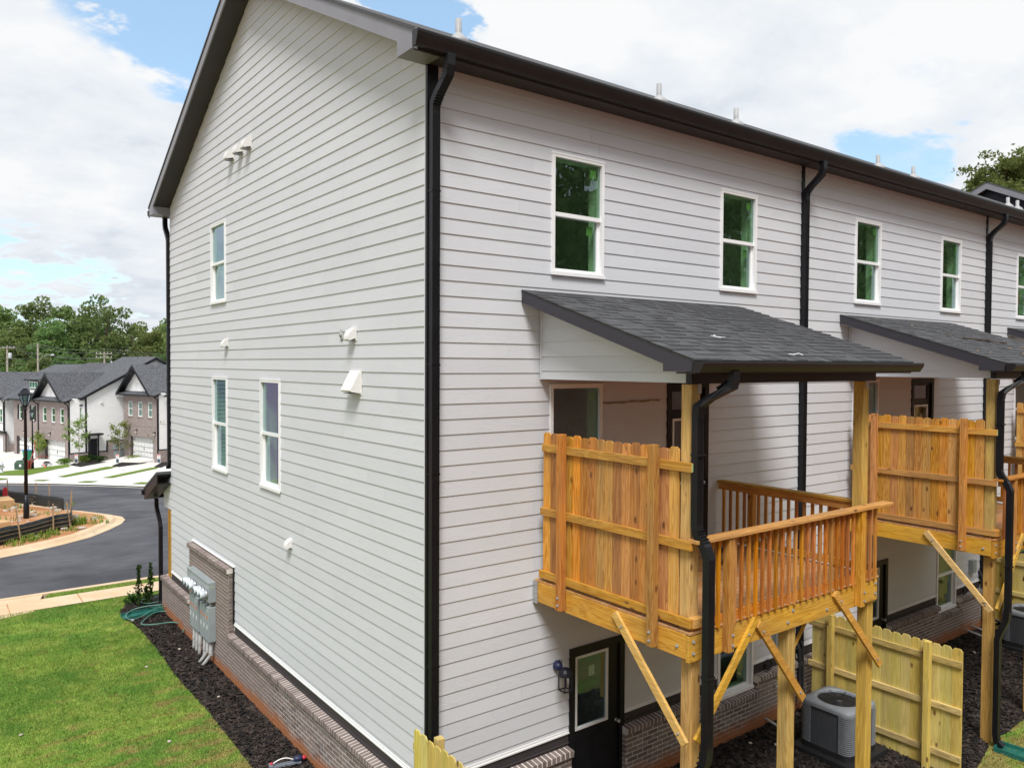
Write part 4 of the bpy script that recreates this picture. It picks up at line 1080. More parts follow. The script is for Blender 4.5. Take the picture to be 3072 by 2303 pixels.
    for i in range(5):
        f = i/4
        m.beam((1.845-0.06*f, -2.775-0.0+0.06*f, 5.665-0.06*f), (1.845-0.06*f+0.003, -2.775+0.06*f+0.006, 5.665-0.06*f-0.006), 0.108, 0.088)
        m.box(x-0.053, x+0.053, -2.605+0.01*f, -2.515+0.01*f, 5.44-0.08*f-0.005, 5.44-0.08*f+0.005)
        m.box(x-0.053, x+0.053, -2.605-0.07*f, -2.52-0.07*f, 4.20-0.11*f-0.005, 4.20-0.11*f+0.005)
        m.box(x-0.053, x+0.053, -2.735+0.08*f, -2.648+0.08*f, 1.99-0.24*f-0.005, 1.99-0.24*f+0.005)
    for z in (4.95, 2.75): m.box(x-0.056, x+0.056, -2.60 if z > 4 else -2.75, -2.50 if z > 4 else -2.655, z-0.012, z+0.012)
    part('elbow_crimp', m, 'black', d)
    for k_, z0_, z1_, yy in ((0, 4.26, 5.32, -2.586), (1, 2.05, 3.92, -2.741)):
        mm = MB()
        for q in range(4): mm.box(x-0.036+q*0.02, x-0.030+q*0.02, yy-0.002, yy+0.003, z0_, z1_)
        part('rib', mm, 'black', d)
    return t
droof = make_deck_roof()
for k, (la, lb) in enumerate((('stained wooden deck on the second house, behind and right of the nearest deck', 'shingled lean-to roof over the second deck, under the strip of fallen bark'), ('stained wooden deck cut by the picture edge, on the third house', 'shingled lean-to roof over the third deck, only its corner in view'))):
    copy_tree(deck, (UNIT*(k+1), 0, 0), la)
    copy_tree(droof, (UNIT*(k+1), 0, 0), lb)

# litter on the roofs and on the deck
def rz(y): return 6.77+(5.90-6.77)*(y/-2.73)+0.02
m = MB(); q = (2.62, -1.92)
for a, b in (((0, 0), (0.16, -0.05)), ((0.03, 0.02), (0.10, 0.05)), ((0.02, -0.01), (0.06, -0.07)), ((-0.03, 0.01), (0.05, 0.0))):
    m.tube([(q[0]+a[0], q[1]+a[1], rz(q[1]+a[1])), (q[0]+b[0], q[1]+b[1], rz(q[1]+b[1])+0.006)], 0.004, 5)
tag(link('twig', m.mesh('twig', 'signwhite')), 'small pale broken twig lying on the nearest shingled deck roof', 'twig')
m = MB().tube([(3.22, -2.68, rz(-2.68)+.03), (3.24, -2.62, rz(-2.62)+0.03), (3.20, -2.57, rz(-2.57)), (3.15, -2.55, rz(-2.55))], 0.006, 6)
tag(link('bent_straw', m.mesh('bent_straw', 'signwhite'), None), 'bent white strip at the eave of the nearest deck roof', 'debris')
m = MB(); rs = random.Random(3)
pts = [(10.3+i*0.14, -1.35+0.03*math.sin(i*1.3)-0.05*i*0.6, rz(-1.35-0.03*i)+0.008) for i in range(9)]
for a, b in zip(pts[:-1], pts[1:]): m.beam(a, b, 0.05+rs.uniform(-.01, .01), 0.02)
tag(link('bark_strip', m.mesh('bark_strip', 'bark')), 'brown strip of fallen bark lying on the second deck roof', 'bark')
rs = random.Random(15); m = MB()
for i in range(26):
    x, y = 8.8+rs.uniform(0, 3.8), rs.uniform(-2.5, -0.2); a = rs.uniform(0, 3)
    m.beam((x, y, rz(y)), (x+0.05*math.cos(a), y+0.05*math.sin(a), rz(y+0.05*math.sin(a))+0.004), 0.025, 0.006)
link('fallen_leaves', m.mesh('fallen_leaves', 'stake'), kind='stuff', label='dry bits of leaf scattered over the second deck roof')
for i, (x, y, lab, mt) in enumerate(((4.05, -1.0, 'crumpled dark can lying on the nearest deck, left of the other one', 'navy'), (4.55, -0.55, 'dark bottle lying on the nearest deck by the house side rail', 'lampblack'))):
    m = MB().lathe([(0.0, 0.0), (0.03, 0.005), (0.033, 0.02), (0.033, 0.10), (0.02, 0.125), (0.0, 0.126)], (x, y, 3.155+0.034), 12, (0.9, 0.4, 0))
    tag(link('can' if i == 0 else 'bottle', m.mesh('can', mt, True)), lab, 'can' if i == 0 else 'bottle')

# ------------------------------------------------------------------ yard fences
def yard_fence(x, ytop, y1, zt, side, label, z0=-0.13):
    """pickets in a north-south line, rails and posts on the SIDE (-1 west, +1 east)"""
    t = thing('fence', label, 'fence', (x, 0, 0), group='raw pine privacy fences between the yards')
    rs = random.Random(int(x*10)+3); n = max(2, round((ytop-y1)/0.147)); wd = (ytop-y1)/n
    for i in range(n):
        ya = ytop-i*wd; zg = z0-0.045*i*wd
        bevel(part('picket', picket(ya-0.001, ya-wd+0.002, zg+0.03, zt+rs.uniform(-.01, .01), -0.008, 0.008, 0.038), 'fence_z', t), 0.002)
    s = side
    for zc in (zt-0.22, zt-0.90, zt-1.60):
        a, b = sorted((s*0.0085, s*0.047))
        bevel(part('rail', MB().box(a, b, y1, ytop+0.05, zc-0.045, zc+0.045), 'fence_y', t), 0.003)
    for yp in (ytop-0.34, y1+0.50):
        a, b = sorted((s*0.048, s*0.137))
        bevel(part('post', MB().box(a, b, yp-0.09, yp, -0.5, zt+0.02), 'fence_z', t), 0.004)
    return t
yard_fence(-0.16, 0.0, -2.6, 1.715, 1, 'yellow pine fence at the near corner of the end house, low beside the gable', 0.0)
yard_fence(7.33, -0.31, -2.69, 1.775, -1, 'yellow pine fence behind the grey air conditioner beside the second yard')
yard_fence(14.55, -0.20, -2.69, 1.775, -1, 'yellow pine fence behind the second air conditioner, half hidden by a downspout')

# ------------------------------------------------------------------ air conditioners
def condenser(loc, label):
    t = thing('air_conditioner', label, 'air conditioner', loc, group='grey condensers behind the houses')
    h = 0.40
    def rr(s, r, n=5):
        out = []
        for cx, cy, a0 in ((s-r, s-r, 0), (-s+r, s-r, 1), (-s+r, -s+r, 2), (s-r, -s+r, 3)):
            for k in range(n+1):
                a = (a0+k/n)*math.pi/2; out.append((cx+r*math.cos(a), cy+r*math.sin(a)))
        return out
    part('pad', MB().box(-0.52, 0.52, -0.50, 0.50, -0.2, 0.0), 'acblack', t)
    part('base_pan', MB().prism([(x, y, 0.0) for x, y in rr(h+0.005, 0.1)], (0, 0, 0.08)), 'acblack', t)
    part('cabinet', MB().prism([(x, y, 0.08) for x, y in rr(h-0.012, 0.09)], (0, 0, 0.60)), 'acdark', t)
    # louvred corners and panel frames
    lv = MB()
    for sx, sy in ((-1, -1), (1, -1), (-1, 1), (1, 1)):
        for k in range(19):
            z = 0.10+k*0.030; pts = []
            for j in range(6):
                a = j/5*math.pi/2; cx, cy = sx*(h-0.10), sy*(h-0.10)
                pts.append((cx+sx*0.10*math.cos(a), cy+sy*0.10*math.sin(a)))
            pts = [(pts[0][0], pts[0][1]-sy*0.07)]+pts+[(pts[-1][0]-sx*0.07, pts[-1][1])]
            for (xa, ya), (xb, yb) in zip(pts[:-1], pts[1:]): lv.beam((xa, ya, z), (xb, yb, z), 0.022, 0.015)
    link('louvre', lv.mesh('louvre', 'acgrey', merge=False), t, kind='stuff')
    R0 = 0.315; n = 48; cap = MB(); S_ = h+0.008
    def outer(a, r_=0.11):
        c, s2 = math.cos(a), math.sin(a); best = min(S_/max(abs(c), 1e-6), S_/max(abs(s2), 1e-6))
        x, y = c*best, s2*best; q = S_-r_
        if abs(x) > q and abs(y) > q:                # rounded corner
            cx, cy = math.copysign(q, x), math.copysign(q, y); bb = c*cx+s2*cy
            best = bb+math.sqrt(max(0, bb*bb-(cx*cx+cy*cy-r_*r_))); x, y = c*best, s2*best
        return x, y
    ang = [2*math.pi*i/n for i in range(n)]
    ring = [outer(a_) for a_ in ang]; inner = [(R0*math.cos(a_), R0*math.sin(a_)) for a_ in ang]
    prof = [[(x, y, 0.655) for x, y in ring], [(x, y, 0.70) for x, y in ring], [(x*0.975, y*0.975, 0.72) for x, y in ring], [(x*1.05, y*1.05, 0.745) for x, y in inner], [(x, y, 0.735) for x, y in inner], [(x, y, 0.60) for x, y in inner]]
    vs = [p for row in prof for p in row]; fs = []
    for i in range(len(prof)-1):
        for j in range(n): fs.append((n*i+j, n*i+(j+1) % n, n*i+n+(j+1) % n, n*i+n+j))
    cap.add(vs, fs)
    part('top_cap', cap, 'acgrey', t, True)
    part('fan_well', MB().lathe([(R0-0.002, 0.70), (R0-0.002, 0.50), (0.0, 0.49)], (0, 0, 0), 24), 'acblack', t)
    for k in range(4):
        a = k*math.pi/2+0.4; c, s_ = math.cos(a), math.sin(a)
        q = lambda r, w_, z: (r*c-w_*s_, r*s_+w_*c, z)
        part('fan_blade', MB().quad(q(0.06, -0.05, 0.64), q(0.28, -0.13, 0.625), q(0.29, 0.11, 0.695), q(0.06, 0.06, 0.67)), 'acgrey', t)
    part('fan_motor', MB().lathe([(0.0, 0.56), (0.085, 0.57), (0.085, 0.68), (0.05, 0.705), (0.0, 0.71)], (0, 0, 0), 16), 'acdark', t, True)
    g = MB()
    for r in (0.10, 0.155, 0.21, 0.265): g.tube([(r*math.cos(a), r*math.sin(a), 0.742) for a in [i*2*math.pi/24 for i in range(25)]], 0.0022, 4)
    for k in range(8):
        a = k*math.pi/4+0.2; g.beam((0, 0, 0.738), (0.31*math.cos(a), 0.31*math.sin(a), 0.738), 0.006, 0.006)
    link('fan_guard', g.mesh('fan_guard', 'lampblack'), t, kind='stuff')
    return t
ac = condenser((6.60, -1.22, 0.02), 'grey air conditioner under the nearest deck, in front of the yellow fence')
copy_tree(ac, (13.95, -1.22, 0.02), 'grey air conditioner of the second house, behind the far black downspout')

# ------------------------------------------------------------------ splash blocks
def splash(loc, rot, label):
    m = MB(); L, w_, h = 0.82, 0.14, 0.075
    m.hexa([(0, -w_, 0), (L, -w_*1.25, -0.02), (L, w_*1.25, -0.02), (0, w_, 0), (0, -w_, 0.02), (L, -w_*1.25, 0.0), (L, w_*1.25, 0.0), (0, w_, 0.02)])
    for s in (-1, 1):
        m.hexa([(0, s*w_, 0), (L, s*w_*1.25, -0.02), (L, s*(w_*1.25+0.02), -0.02), (0, s*(w_+0.02), 0), (0, s*w_, h), (L, s*w_*1.25, h*0.6), (L, s*(w_*1.25+0.02), h*0.6), (0, s*(w_+0.02), h)])
    m.box(-0.02, 0.0, -w_-0.02, w_+0.02, 0, h)
    return tag(link('splash_block', m.mesh('splash_block', 'teal'), None, loc, (0, 0, rot)), label, 'splash block', 'green splash blocks')
splash((8.82, -2.60, -0.13), -1.45, 'green splash block at the foot of the downspout on the second deck')
splash((-0.15, 11.88, 0.03), math.pi+0.08, 'green splash block under the hose at the front corner downspout')
splash((1.64, -2.72, -0.13), -1.5, 'green splash block under the downspout of the nearest deck, below the view')

# ------------------------------------------------------------------ electric meters on the gable wall
t = thing('meter_bank', 'grey electric meter bank with six glass meters on the brick gable base', 'meter', (0, 0, 0))
F = FG
for a, b in ((7.70, 8.44), (8.455, 9.22)):
    g = bevel(part('meter_box', MB().boxm(F, a, b, 0.10, 0.235, 1.25, 1.62), 'meter', t), 0.004)
    part('top_flange', MB().boxm(F, a, b, 0.10, 0.25, 1.621, 1.632), 'meter', g)
    part('warning_label', MB().boxm(F, a-0.001, a+0.0, 0.14, 0.20, 1.54, 1.56) if a < 8 else MB().boxm(F, a+0.05, a+0.15, 0.2355, 0.237, 1.30, 1.34), 'sticker', g)
for yc in (7.82, 8.03, 8.24, 8.60, 8.81, 9.02):
    c = F(yc, 0.236, 1.40)
    mm = part('meter', MB().lathe([(0.088, 0), (0.088, 0.035), (0.08, 0.04)], c, 16, (-1, 0, 0)), 'galv', t, True)
    part('meter_dome', MB().lathe([(0.076, 0.036), (0.076, 0.12), (0.066, 0.135), (0.0, 0.138)], c, 16, (-1, 0, 0)), 'meterglass', mm, True)
    part('dial', MB().boxm(F, yc-0.035, yc+0.035, 0.3745, 0.376, 1.37, 1.42), 'signdark', mm)
for yc in (7.80, 8.01, 8.21, 8.53, 8.74, 8.94):
    d = bevel(part('disconnect_box', MB().boxm(F, yc-0.085, yc+0.085, 0.10, 0.235, 0.48, 1.15), 'meter', t), 0.004)
    part('box_cover', MB().boxm(F, yc-0.07, yc+0.07, 0.235, 0.243, 0.50, 1.08), 'meter', d)
    part('warning_label', MB().boxm(F, yc-0.03, yc+0.03, 0.243, 0.2445, 0.92, 0.98), 'orange', d)
    part('rating_label', MB().boxm(F, yc-0.025, yc+0.025, 0.243, 0.2445, 0.72, 0.80), 'signwhite', d)
    part('nipple', MB().lathe([(0.03, 1.14), (0.03, 1.26)], F(yc, 0.17, 0), 8), 'pipe', t)
    bend = 0.05 if yc < 8.1 else 0.0
    part('conduit', MB().tube([F(yc, 0.17, 0.50), F(yc, 0.17, 0.22), F(yc+bend, 0.18+bend*1.5, 0.08), F(yc+bend*2.4, 0.19+bend*3, -0.06)], 0.034, 10), 'pipe', t, True)
    part('coupling', MB().lathe([(0.042, 0.20), (0.042, 0.26)], F(yc, 0.17, 0), 10), 'pipe', t)

# ------------------------------------------------------------------ hose, sprinkler, stems in the side bed
def smooth_path(pts, n=6):
    P = [Vector(p) for p in pts]; out = []
    for i in range(len(P)-1):
        a, b, c, d = P[max(0, i-1)], P[i], P[i+1], P[min(len(P)-1, i+2)]
        for k in range(n):
            t_ = k/n; out.append(0.5*((2*b)+(c-a)*t_+(2*a-5*b+4*c-d)*t_*t_+(3*b-a-3*c+d)*t_**3))
    return out+[P[-1]]
t = thing('garden_hose', 'green garden hose looped on the mulch by the front corner downspout', 'hose', (0, 0, 0.03))
part('hose_line', MB().tube(smooth_path([(-0.02, 11.5, .05), (-0.25, 11.62, .06), (-0.47, 11.45, .06), (-0.70, 11.1, .06), (-0.76, 10.87, .06), (-0.55, 10.72, .06), (-0.17, 10.62, .06), (-0.05, 10.2, .06), (-0.18, 9.83, .06)]), 0.014, 8), 'hose', t, True)
part('hose_line', MB().tube(smooth_path([(-0.10, 11.84, .14), (-0.45, 12.0, .12), (-0.74, 12.05, .07), (-0.93, 11.72, .06), (-0.88, 11.36, .06), (-0.62, 11.45, .08), (-0.34, 11.62, .14), (-0.08, 11.66, .14)]), 0.014, 8), 'hose', t, True)
part('hose_line', MB().tube(smooth_path([(0.02, 12.86, .06), (-0.2, 12.92, .06), (-0.42, 12.68, .06), (-0.3, 12.42, .06), (-0.02, 12.45, .06)]), 0.012, 8), 'hose', t, True)
part('coupling', MB().lathe([(0.026, 0), (0.026, 0.06), (0.02, 0.08)], (-0.88, 11.33, 0.06), 8, (0.3, -1, 0)), 'galv', t)
t = thing('sprinkler', 'navy oscillating sprinkler with white arched bar and red knob on the mulch', 'sprinkler', (-0.42, 3.24, 0.03), rotz=-0.22)
part('base', MB().box(-0.21, 0.21, -0.035, -0.015, 0.0, 0.03).box(-0.21, 0.21, 0.015, 0.035, 0.0, 0.03).box(-0.24, -0.19, -0.05, 0.05, 0.0, 0.05), 'greyplastic', t)
part('spray_bar', MB().tube([(-0.19+0.30*i/10, 0, 0.055+0.05*math.sin(math.pi*i/10)) for i in range(11)], 0.009, 8), 'signwhite', t, True)
part('motor_housing', MB().lathe([(0.0, 0.0), (0.035, 0.01), (0.045, 0.05), (0.045, 0.10), (0.03, 0.13), (0.0, 0.135)], (0.10, 0, 0.06), 12, (1, 0, 0)), 'navy', t, True)
part('knob', MB().lathe([(0.028, 0), (0.03, 0.03), (0.022, 0.06), (0, 0.062)], (0.225, 0, 0.06), 10, (1, 0, 0)), 'redplastic', t, True)
part('end_knob', MB().lathe([(0.018, 0), (0.018, 0.04), (0, 0.042)], (-0.19, 0, 0.06), 8, (-1, 0, 0)), 'redplastic', t, True)

def leaf_cloud(pts, size, jit=0.3, seed=1, flat=0.0, aspect=1.0):
    """leaf sized quads at the given points"""
    r_ = np.random.default_rng(seed); P = np.asarray(pts, float); n = len(P)
    a = r_.normal(size=(n, 3)); a /= np.linalg.norm(a, axis=1)[:, None]
    b = r_.normal(size=(n, 3)); b[:, 2] *= (1-flat); b -= a*(a*b).sum(1)[:, None]; b /= np.linalg.norm(b, axis=1)[:, None]
    s = size*(1+jit*r_.uniform(-1, 1, n))[:, None]
    a = a*s*0.5*aspect; b = b*s*0.5
    V = np.stack([P-a-b*0.2, P-b, P+a-b*0.1, P+b], 1).reshape(-1, 3)
    return V, np.arange(4*n).reshape(n, 4)

def np_mesh(name, V, Fc, mat):
    me = bpy.data.meshes.new(name)
    k = Fc.shape[1]
    me.vertices.add(len(V)); me.vertices.foreach_set('co', np.asarray(V, np.float32).ravel())
    me.loops.add(Fc.size); me.loops.foreach_set('vertex_index', Fc.astype(np.int32).ravel())
    me.polygons.add(len(Fc)); me.polygons.foreach_set('loop_start', (np.arange(len(Fc))*k).astype(np.int32))
    me.materials.append(MT[mat]); me.update(); me.validate()
    return me

t = thing('columnar_shrub', 'narrow dark green shrub of upright stems in the mulch at the front corner', 'shrub', (-0.36, 12.50, 0.0))
rs = random.Random(2); m = MB(); pts = []
for sx, hh in ((-0.13, 0.98), (0.12, 1.0), (0.03, 0.45)):
    m.tube([(sx, 0, 0), (sx*1.1, 0.02, hh)], [0.014, 0.006], 6)
    for i in range(420):
        z = 0.06+(hh-0.02)*rs.random()**0.85; w_ = 0.095*(0.75+0.4*math.sin(z*9+sx*20)) if z > 0.35 else 0.07
        pts.append((sx*1.05+rs.gauss(0, w_*0.40), rs.gauss(0, w_*0.40), z))
part('stem', m, 'bark', t)
V, Fc = leaf_cloud(pts, 0.045, seed=4); link('leaves', np_mesh('leaves', V, Fc, 'leafshrub'), t, kind='stuff')
t = thing('low_shrub', 'small low green plant beside the narrow shrub at the front corner', 'shrub', (-0.52, 13.02, 0.0))
pts = [(rs.gauss(0, .1), rs.gauss(0, .1), abs(rs.gauss(.09, .07))) for i in range(300)]
V, Fc = leaf_cloud(pts, 0.05, seed=5); link('leaves', np_mesh('leaves', V, Fc, 'leafshrub'), t, kind='stuff')

# ------------------------------------------------------------------ ground and paving
KINKS = []
def dpl(D): return (Vector((CAM.x, CAM.y, 0))+FW*D, FW)
for D in (30, 80, 108, 153): KINKS.append(dpl(D))
for y in (0, -8, -15, -29): KINKS.append((Vector((0, y, 0)), Vector((0, 1, 0))))
def sheet(name, poly, mat, off, grid=None, kind='structure'):
    bm = bmesh.new()
    if grid:
        x0, x1, y0, y1, n = grid
        bmesh.ops.create_grid(bm, x_segments=n, y_segments=n, size=0.5)
        for v in bm.verts: v.co = Vector((x0+(v.co.x+.5)*(x1-x0), y0+(v.co.y+.5)*(y1-y0), 0))
    else:
        bm.faces.new([bm.verts.new((x, y, 0)) for x, y in poly])
        bmesh.ops.triangulate(bm, faces=bm.faces[:])
    for co, no in KINKS:
        bmesh.ops.bisect_plane(bm, geom=bm.verts[:]+bm.edges[:]+bm.faces[:], plane_co=co, plane_no=no)
    for v in bm.verts: v.co.z = terrain(v.co.x, v.co.y)+off
    bm.normal_update()
    for f in bm.faces:
        if f.normal.z < 0: f.normal_flip()
    me = bpy.data.meshes.new(name); bm.to_mesh(me); bm.free()
    me.materials.append(MT[mat])
    return link(name, me, kind=kind)

sheet('ground', None, 'soil', -0.14, (-500, 600, -160, 900, 24))
FAR_EDGE = [(-40, 95), (-10, 60), (-0.87, 48.58), (1.53, 46.52), (3.79, 43.70), (5.58, 40.99), (11, 33.5), (24, 26), (60, 22)]
sheet('street', [(-60, 15.46), (60, 15.46)]+FAR_EDGE[::-1]+[(-60, 95)], 'asphalt', -0.10)
# own front: kerb, verge, walk
def kerb(name, path, w_, mat, top=0.02, bot=-0.16, close=False):
    """raised kerb with a sloped face that follows a path; inner side to the left"""
    P = [Vector((x, y, 0)) for x, y in path]; dense = []
    for a, b in zip(P[:-1], P[1:]):
        n = max(1, int((b-a).length/1.5))
        dense += [a.lerp(b, i/n) for i in range(n)]
    dense.append(P[-1]); rows = []
    for i, p in enumerate(dense):
        t_ = (dense[min(i+1, len(dense)-1)]-dense[max(i-1, 0)]).normalized(); nn = Vector((-t_.y, t_.x, 0))
        z = terrain(p.x, p.y); q = [(0, bot), (0, -0.085), (w_*0.45, -0.065), (w_*0.62, top), (w_, top), (w_, bot)]
        rows.append([p+nn*a+Vector((0, 0, z+h)) for a, h in q])
    m = MB(); n = 6
    vs = [v for r_ in rows for v in r_]; fs = []
    for i in range(len(rows)-1):
        for j in range(n-1): fs.append((n*i+j, n*i+j+1, n*i+n+j+1, n*i+n+j))
    m.add(vs, fs)
    return struct(name, m, mat)
kerb('kerb', [(60, 15.46), (-60, 15.46)], 0.42, 'clayconcrete')
sheet('sidewalk', [(-40, 13.72), (40, 13.72), (40, 14.62), (-40, 14.62)], 'clayconcrete', 0.012)
m = MB()
for i in range(-6, 8): m.box(i*1.5-0.012, i*1.5+0.012, 13.725, 14.615, 0.0135, 0.0155)
link('sidewalk_joint', m.mesh('sidewalk_joint', 'clay'), kind='structure')
sheet('driveway', [(-9, 12.0), (-2.55, 13.6), (-2.2, 15.05), (-9, 15.05)], 'clayconcrete', 0.008)
sheet('verge', [(-2.25, 14.63), (40, 14.63), (40, 15.03), (-2.0, 15.03)], 'turf', 0.0)
sheet('lawn', [(-30, -6), (-2, -6), (-0.86, 0.5), (-0.80, 3.5), (-0.78, 6), (-0.83, 7.4), (-0.78, 9.4), (-0.80, 10.8), (-0.90, 12.4), (-0.60, 13.1), (-0.15, 13.4), (2.5, 13.5), (12, 13.5), (12, 13.715), (-30, 13.715)], 'turf', 0.0)
sheet('mulch_bed', [(-0.86, -0.6), (0.3, -0.6), (0.3, 13.45), (-0.15, 13.42), (-0.62, 13.12), (-0.92, 12.4), (-0.82, 10.8), (-0.80, 9.4), (-0.85, 7.4), (-0.80, 6), (-0.82, 3.5)], 'mulch', 0.006)
sheet('rear_mulch_bed', [(-0.5, 0.2), (40, 0.2), (40, -2.4), (10.3, -2.43), (9.45, -2.47), (9.0, -2.40), (8.70, -2.50), (7.9, -2.66), (3, -2.9), (-0.5, -2.9)], 'mulch', 0.004)
sheet('rear_lawn', [(-30, -6.01), (-30, -6.5), (60, -6.5), (60, -2.41), (10.3, -2.44), (9.45, -2.48), (9.0, -2.41), (8.70, -2.51), (7.9, -2.67), (3, -2.91), (-0.9, -2.91), (-2, -6.01)], 'turf', 0.0)
sheet('clay_bank', [(-60, -6.55), (150, -6.55), (150, -40), (-60, -40)], 'bank', 0.0)

# turf blades on the lawn that is in view, and by the second downspout
def scatter(poly, n, seed):
    r_ = np.random.default_rng(seed); P = np.array(poly); lo, hi = P.min(0), P.max(0)
    q = r_.uniform(lo, hi, (n, 2)); ins = np.zeros(n, bool); j = len(P)-1
    for i in range(len(P)):
        c = (P[i, 1] > q[:, 1]) != (P[j, 1] > q[:, 1])
        with np.errstate(divide='ignore', invalid='ignore'):
            ins ^= c & (q[:, 0] < (P[j, 0]-P[i, 0])*(q[:, 1]-P[i, 1])/(P[j, 1]-P[i, 1])+P[i, 0])
        j = i
    return q[ins]
def tz(q): return np.array([terrain(x, y) for x, y in q])
def blades(name, polys, dens, h, seed, mat='blade', wd=0.012):
    V = []
    for poly in polys:
        P = np.array(poly); a = np.prod(P.max(0)-P.min(0)); q = scatter(poly, int(a*dens), seed)
        r_ = np.random.default_rng(seed+1); n = len(q)
        an = r_.uniform(0, 6.283, n); hh = h*r_.uniform(0.5, 1.3, n); ln = r_.normal(0, 0.6, (n, 2))*hh[:, None]
        z = tz(q); d = np.stack([np.cos(an), np.sin(an)], 1)*wd*0.5
        b0 = np.column_stack([q-d, z-0.004]); b1 = np.column_stack([q+d, z-0.004]); tp = np.column_stack([q+ln, z+hh])
        V.append(np.stack([b0, b1, tp], 1).reshape(-1, 3))
    V = np.concatenate(V); return link(name, np_mesh(name, V, np.arange(len(V)).reshape(-1, 3), mat), kind='stuff')
blades('grass', [[(-4.6, 1.0), (-0.84, 1.0), (-0.82, 3.5), (-0.80, 6), (-0.85, 7.4), (-0.80, 9.4), (-0.82, 10.8), (-4.6, 10.8)]], 4200, 0.032, 11)
blades('grass', [[(-4.6, 10.8), (-0.84, 10.8), (-0.93, 12.4), (-0.62, 13.12), (-0.1, 13.4), (1.5, 13.5), (1.5, 13.7), (-4.6, 13.7)], [(-2.2, 14.66), (1.5, 14.66), (1.5, 15.0), (-2.1, 15.0)],
                 [(7.2, -3.6), (12.5, -3.6), (12.5, -2.45), (10.3, -2.45), (9.45, -2.50), (9.0, -2.43), (8.70, -2.53), (7.9, -2.70), (7.2, -2.74)]], 2600, 0.035, 12)
# mulch chips
def chips(name, polys, dens, seed):
    V = []
    for poly in polys:
        P = np.array(poly); a = np.prod(P.max(0)-P.min(0)); q = scatter(poly, int(a*dens), seed); n = len(q)
        r_ = np.random.default_rng(seed+2); an = r_.uniform(0, 6.283, n); l = r_.uniform(0.015, 0.05, n); w_ = l*r_.uniform(0.2, 0.5, n); z = tz(q)+r_.uniform(0.006, 0.03, n); tl = r_.normal(0, 0.30, n)
        ux = np.stack([np.cos(an), np.sin(an), tl], 1)*l[:, None]; vx = np.stack([-np.sin(an), np.cos(an), r_.normal(0, .4, n)], 1)*w_[:, None]
        c = np.column_stack([q, z]); V.append(np.stack([c-ux-vx, c+ux-vx*0.6, c+ux*0.9+vx, c-ux+vx*0.7], 1).reshape(-1, 3))
    V = np.concatenate(V); return link(name, np_mesh(name, V, np.arange(len(V)).reshape(-1, 4), 'chips'), kind='stuff')
chips('bark_chips', [[(-0.87, 1.6), (-0.1, 1.6), (-0.1, 13.3), (-0.62, 13.12), (-0.92, 12.4), (-0.82, 10.8), (-0.80, 9.4), (-0.85, 7.4), (-0.80, 6), (-0.82, 3.5)]], 1500, 21)
chips('bark_chips', [[(3.0, -0.11), (15.5, -0.11), (15.5, -2.42), (10.3, -2.42), (9.45, -2.47), (9.0, -2.40), (8.70, -2.50), (7.9, -2.66), (3, -2.85)]], 1100, 22)
rs = random.Random(31); m = MB()
for x, y in ((6.3, -0.62), (5.6, -0.35), (9.5, -1.0), (8.6, -2.0), (5.9, -0.6), (12.6, -0.7), (7.9, -2.3), (-0.5, 6.2), (-0.45, 9.0), (-1.6, 5.0), (-2.6, 4.3), (-3.4, 6.6), (-1.2, 8.4)):
    m.lathe([(0.0, 0), (0.03, 0.005), (0.025, 0.02), (0, 0.024)], (x, y, terrain(x, y)+0.02), 6, (rs.uniform(-.2, .2), rs.uniform(-.2, .2), 1))
link('litter_crumbs', m.mesh('litter_crumbs', 'stone'), kind='stuff')

# ------------------------------------------------------------------ the dirt island across the street
IS = [(-2.74, 20.52), (-1.76, 20.94), (-0.95, 21.42), (-0.05, 22.10), (0.68, 23.04), (1.26, 23.96), (1.52, 24.7), (1.54, 25.4), (1.30, 26.5), (0.87, 27.9), (0.36, 29.0), (-0.17, 30.75), (-1.5, 36), (-6, 51), (-30, 76)]
kerb('island_kerb', [(-30, 17.2), (-10, 18.6)]+IS, 0.62, 'clayconcrete')
inn = []
for i, p in enumerate(IS):
    a, b = Vector(IS[max(0, i-1)]), Vector(IS[min(len(IS)-1, i+1)]); t_ = (b-a).normalized(); inn.append((p[0]-t_.y*0.6, p[1]+t_.x*0.6))
sheet('island_dirt', [(-30, 17.8), (-10, 19.2)]+inn, 'clay', 0.0)
def wisp(name, spots, seed, mat='weed', h=0.3, n=90, w_=0.014):
    r_ = random.Random(seed); m = MB()
    for x, y, rad, k in spots:
        for i in range(int(n*k)):
            a, rr = r_.uniform(0, 6.283), rad*math.sqrt(r_.random()); bx, by = x+rr*math.cos(a), y+rr*math.sin(a); z = terrain(bx, by); hh = h*r_.uniform(.4, 1.2)*k**0.4
            a2 = r_.uniform(0, 6.283); lx, ly = math.cos(a2)*hh*0.5, math.sin(a2)*hh*0.5; dx, dy = -math.sin(a2)*w_, math.cos(a2)*w_
            m.add([(bx-dx, by-dy, z), (bx+dx, by+dy, z), (bx+lx*.4+dx*.6, by+ly*.4+dy*.6, z+hh*.7), (bx+lx*.4-dx*.6, by+ly*.4-dy*.6, z+hh*.7), (bx+lx, by+ly, z+hh)], [(0, 1, 2, 3), (3, 2, 4)])
    return link(name, m.mesh(name, mat, merge=False), kind='stuff')
wisp('weeds', [(-0.12, 24.25, 0.28, 2.4), (-1.5, 22.35, 0.3, 1.2), (-1.85, 22.15, 0.25, 1.0), (-1.1, 22.75, 0.25, 1.0), (-2.3, 21.75, 0.3, .8), (0.5, 24.0, 0.35, .8), (0.62, 25.0, 0.3, .6), (-0.5, 23.2, .25, .6), (-1.7, 30.6, .5, .8), (-1.4, 29.0, .6, .5), (-0.9, 27.2, .6, .5), (-2.4, 26.6, .6, .6), (0.3, 30.6, .5, .5), (-0.4, 33.6, .5, .6)], 6, h=0.22, n=60)
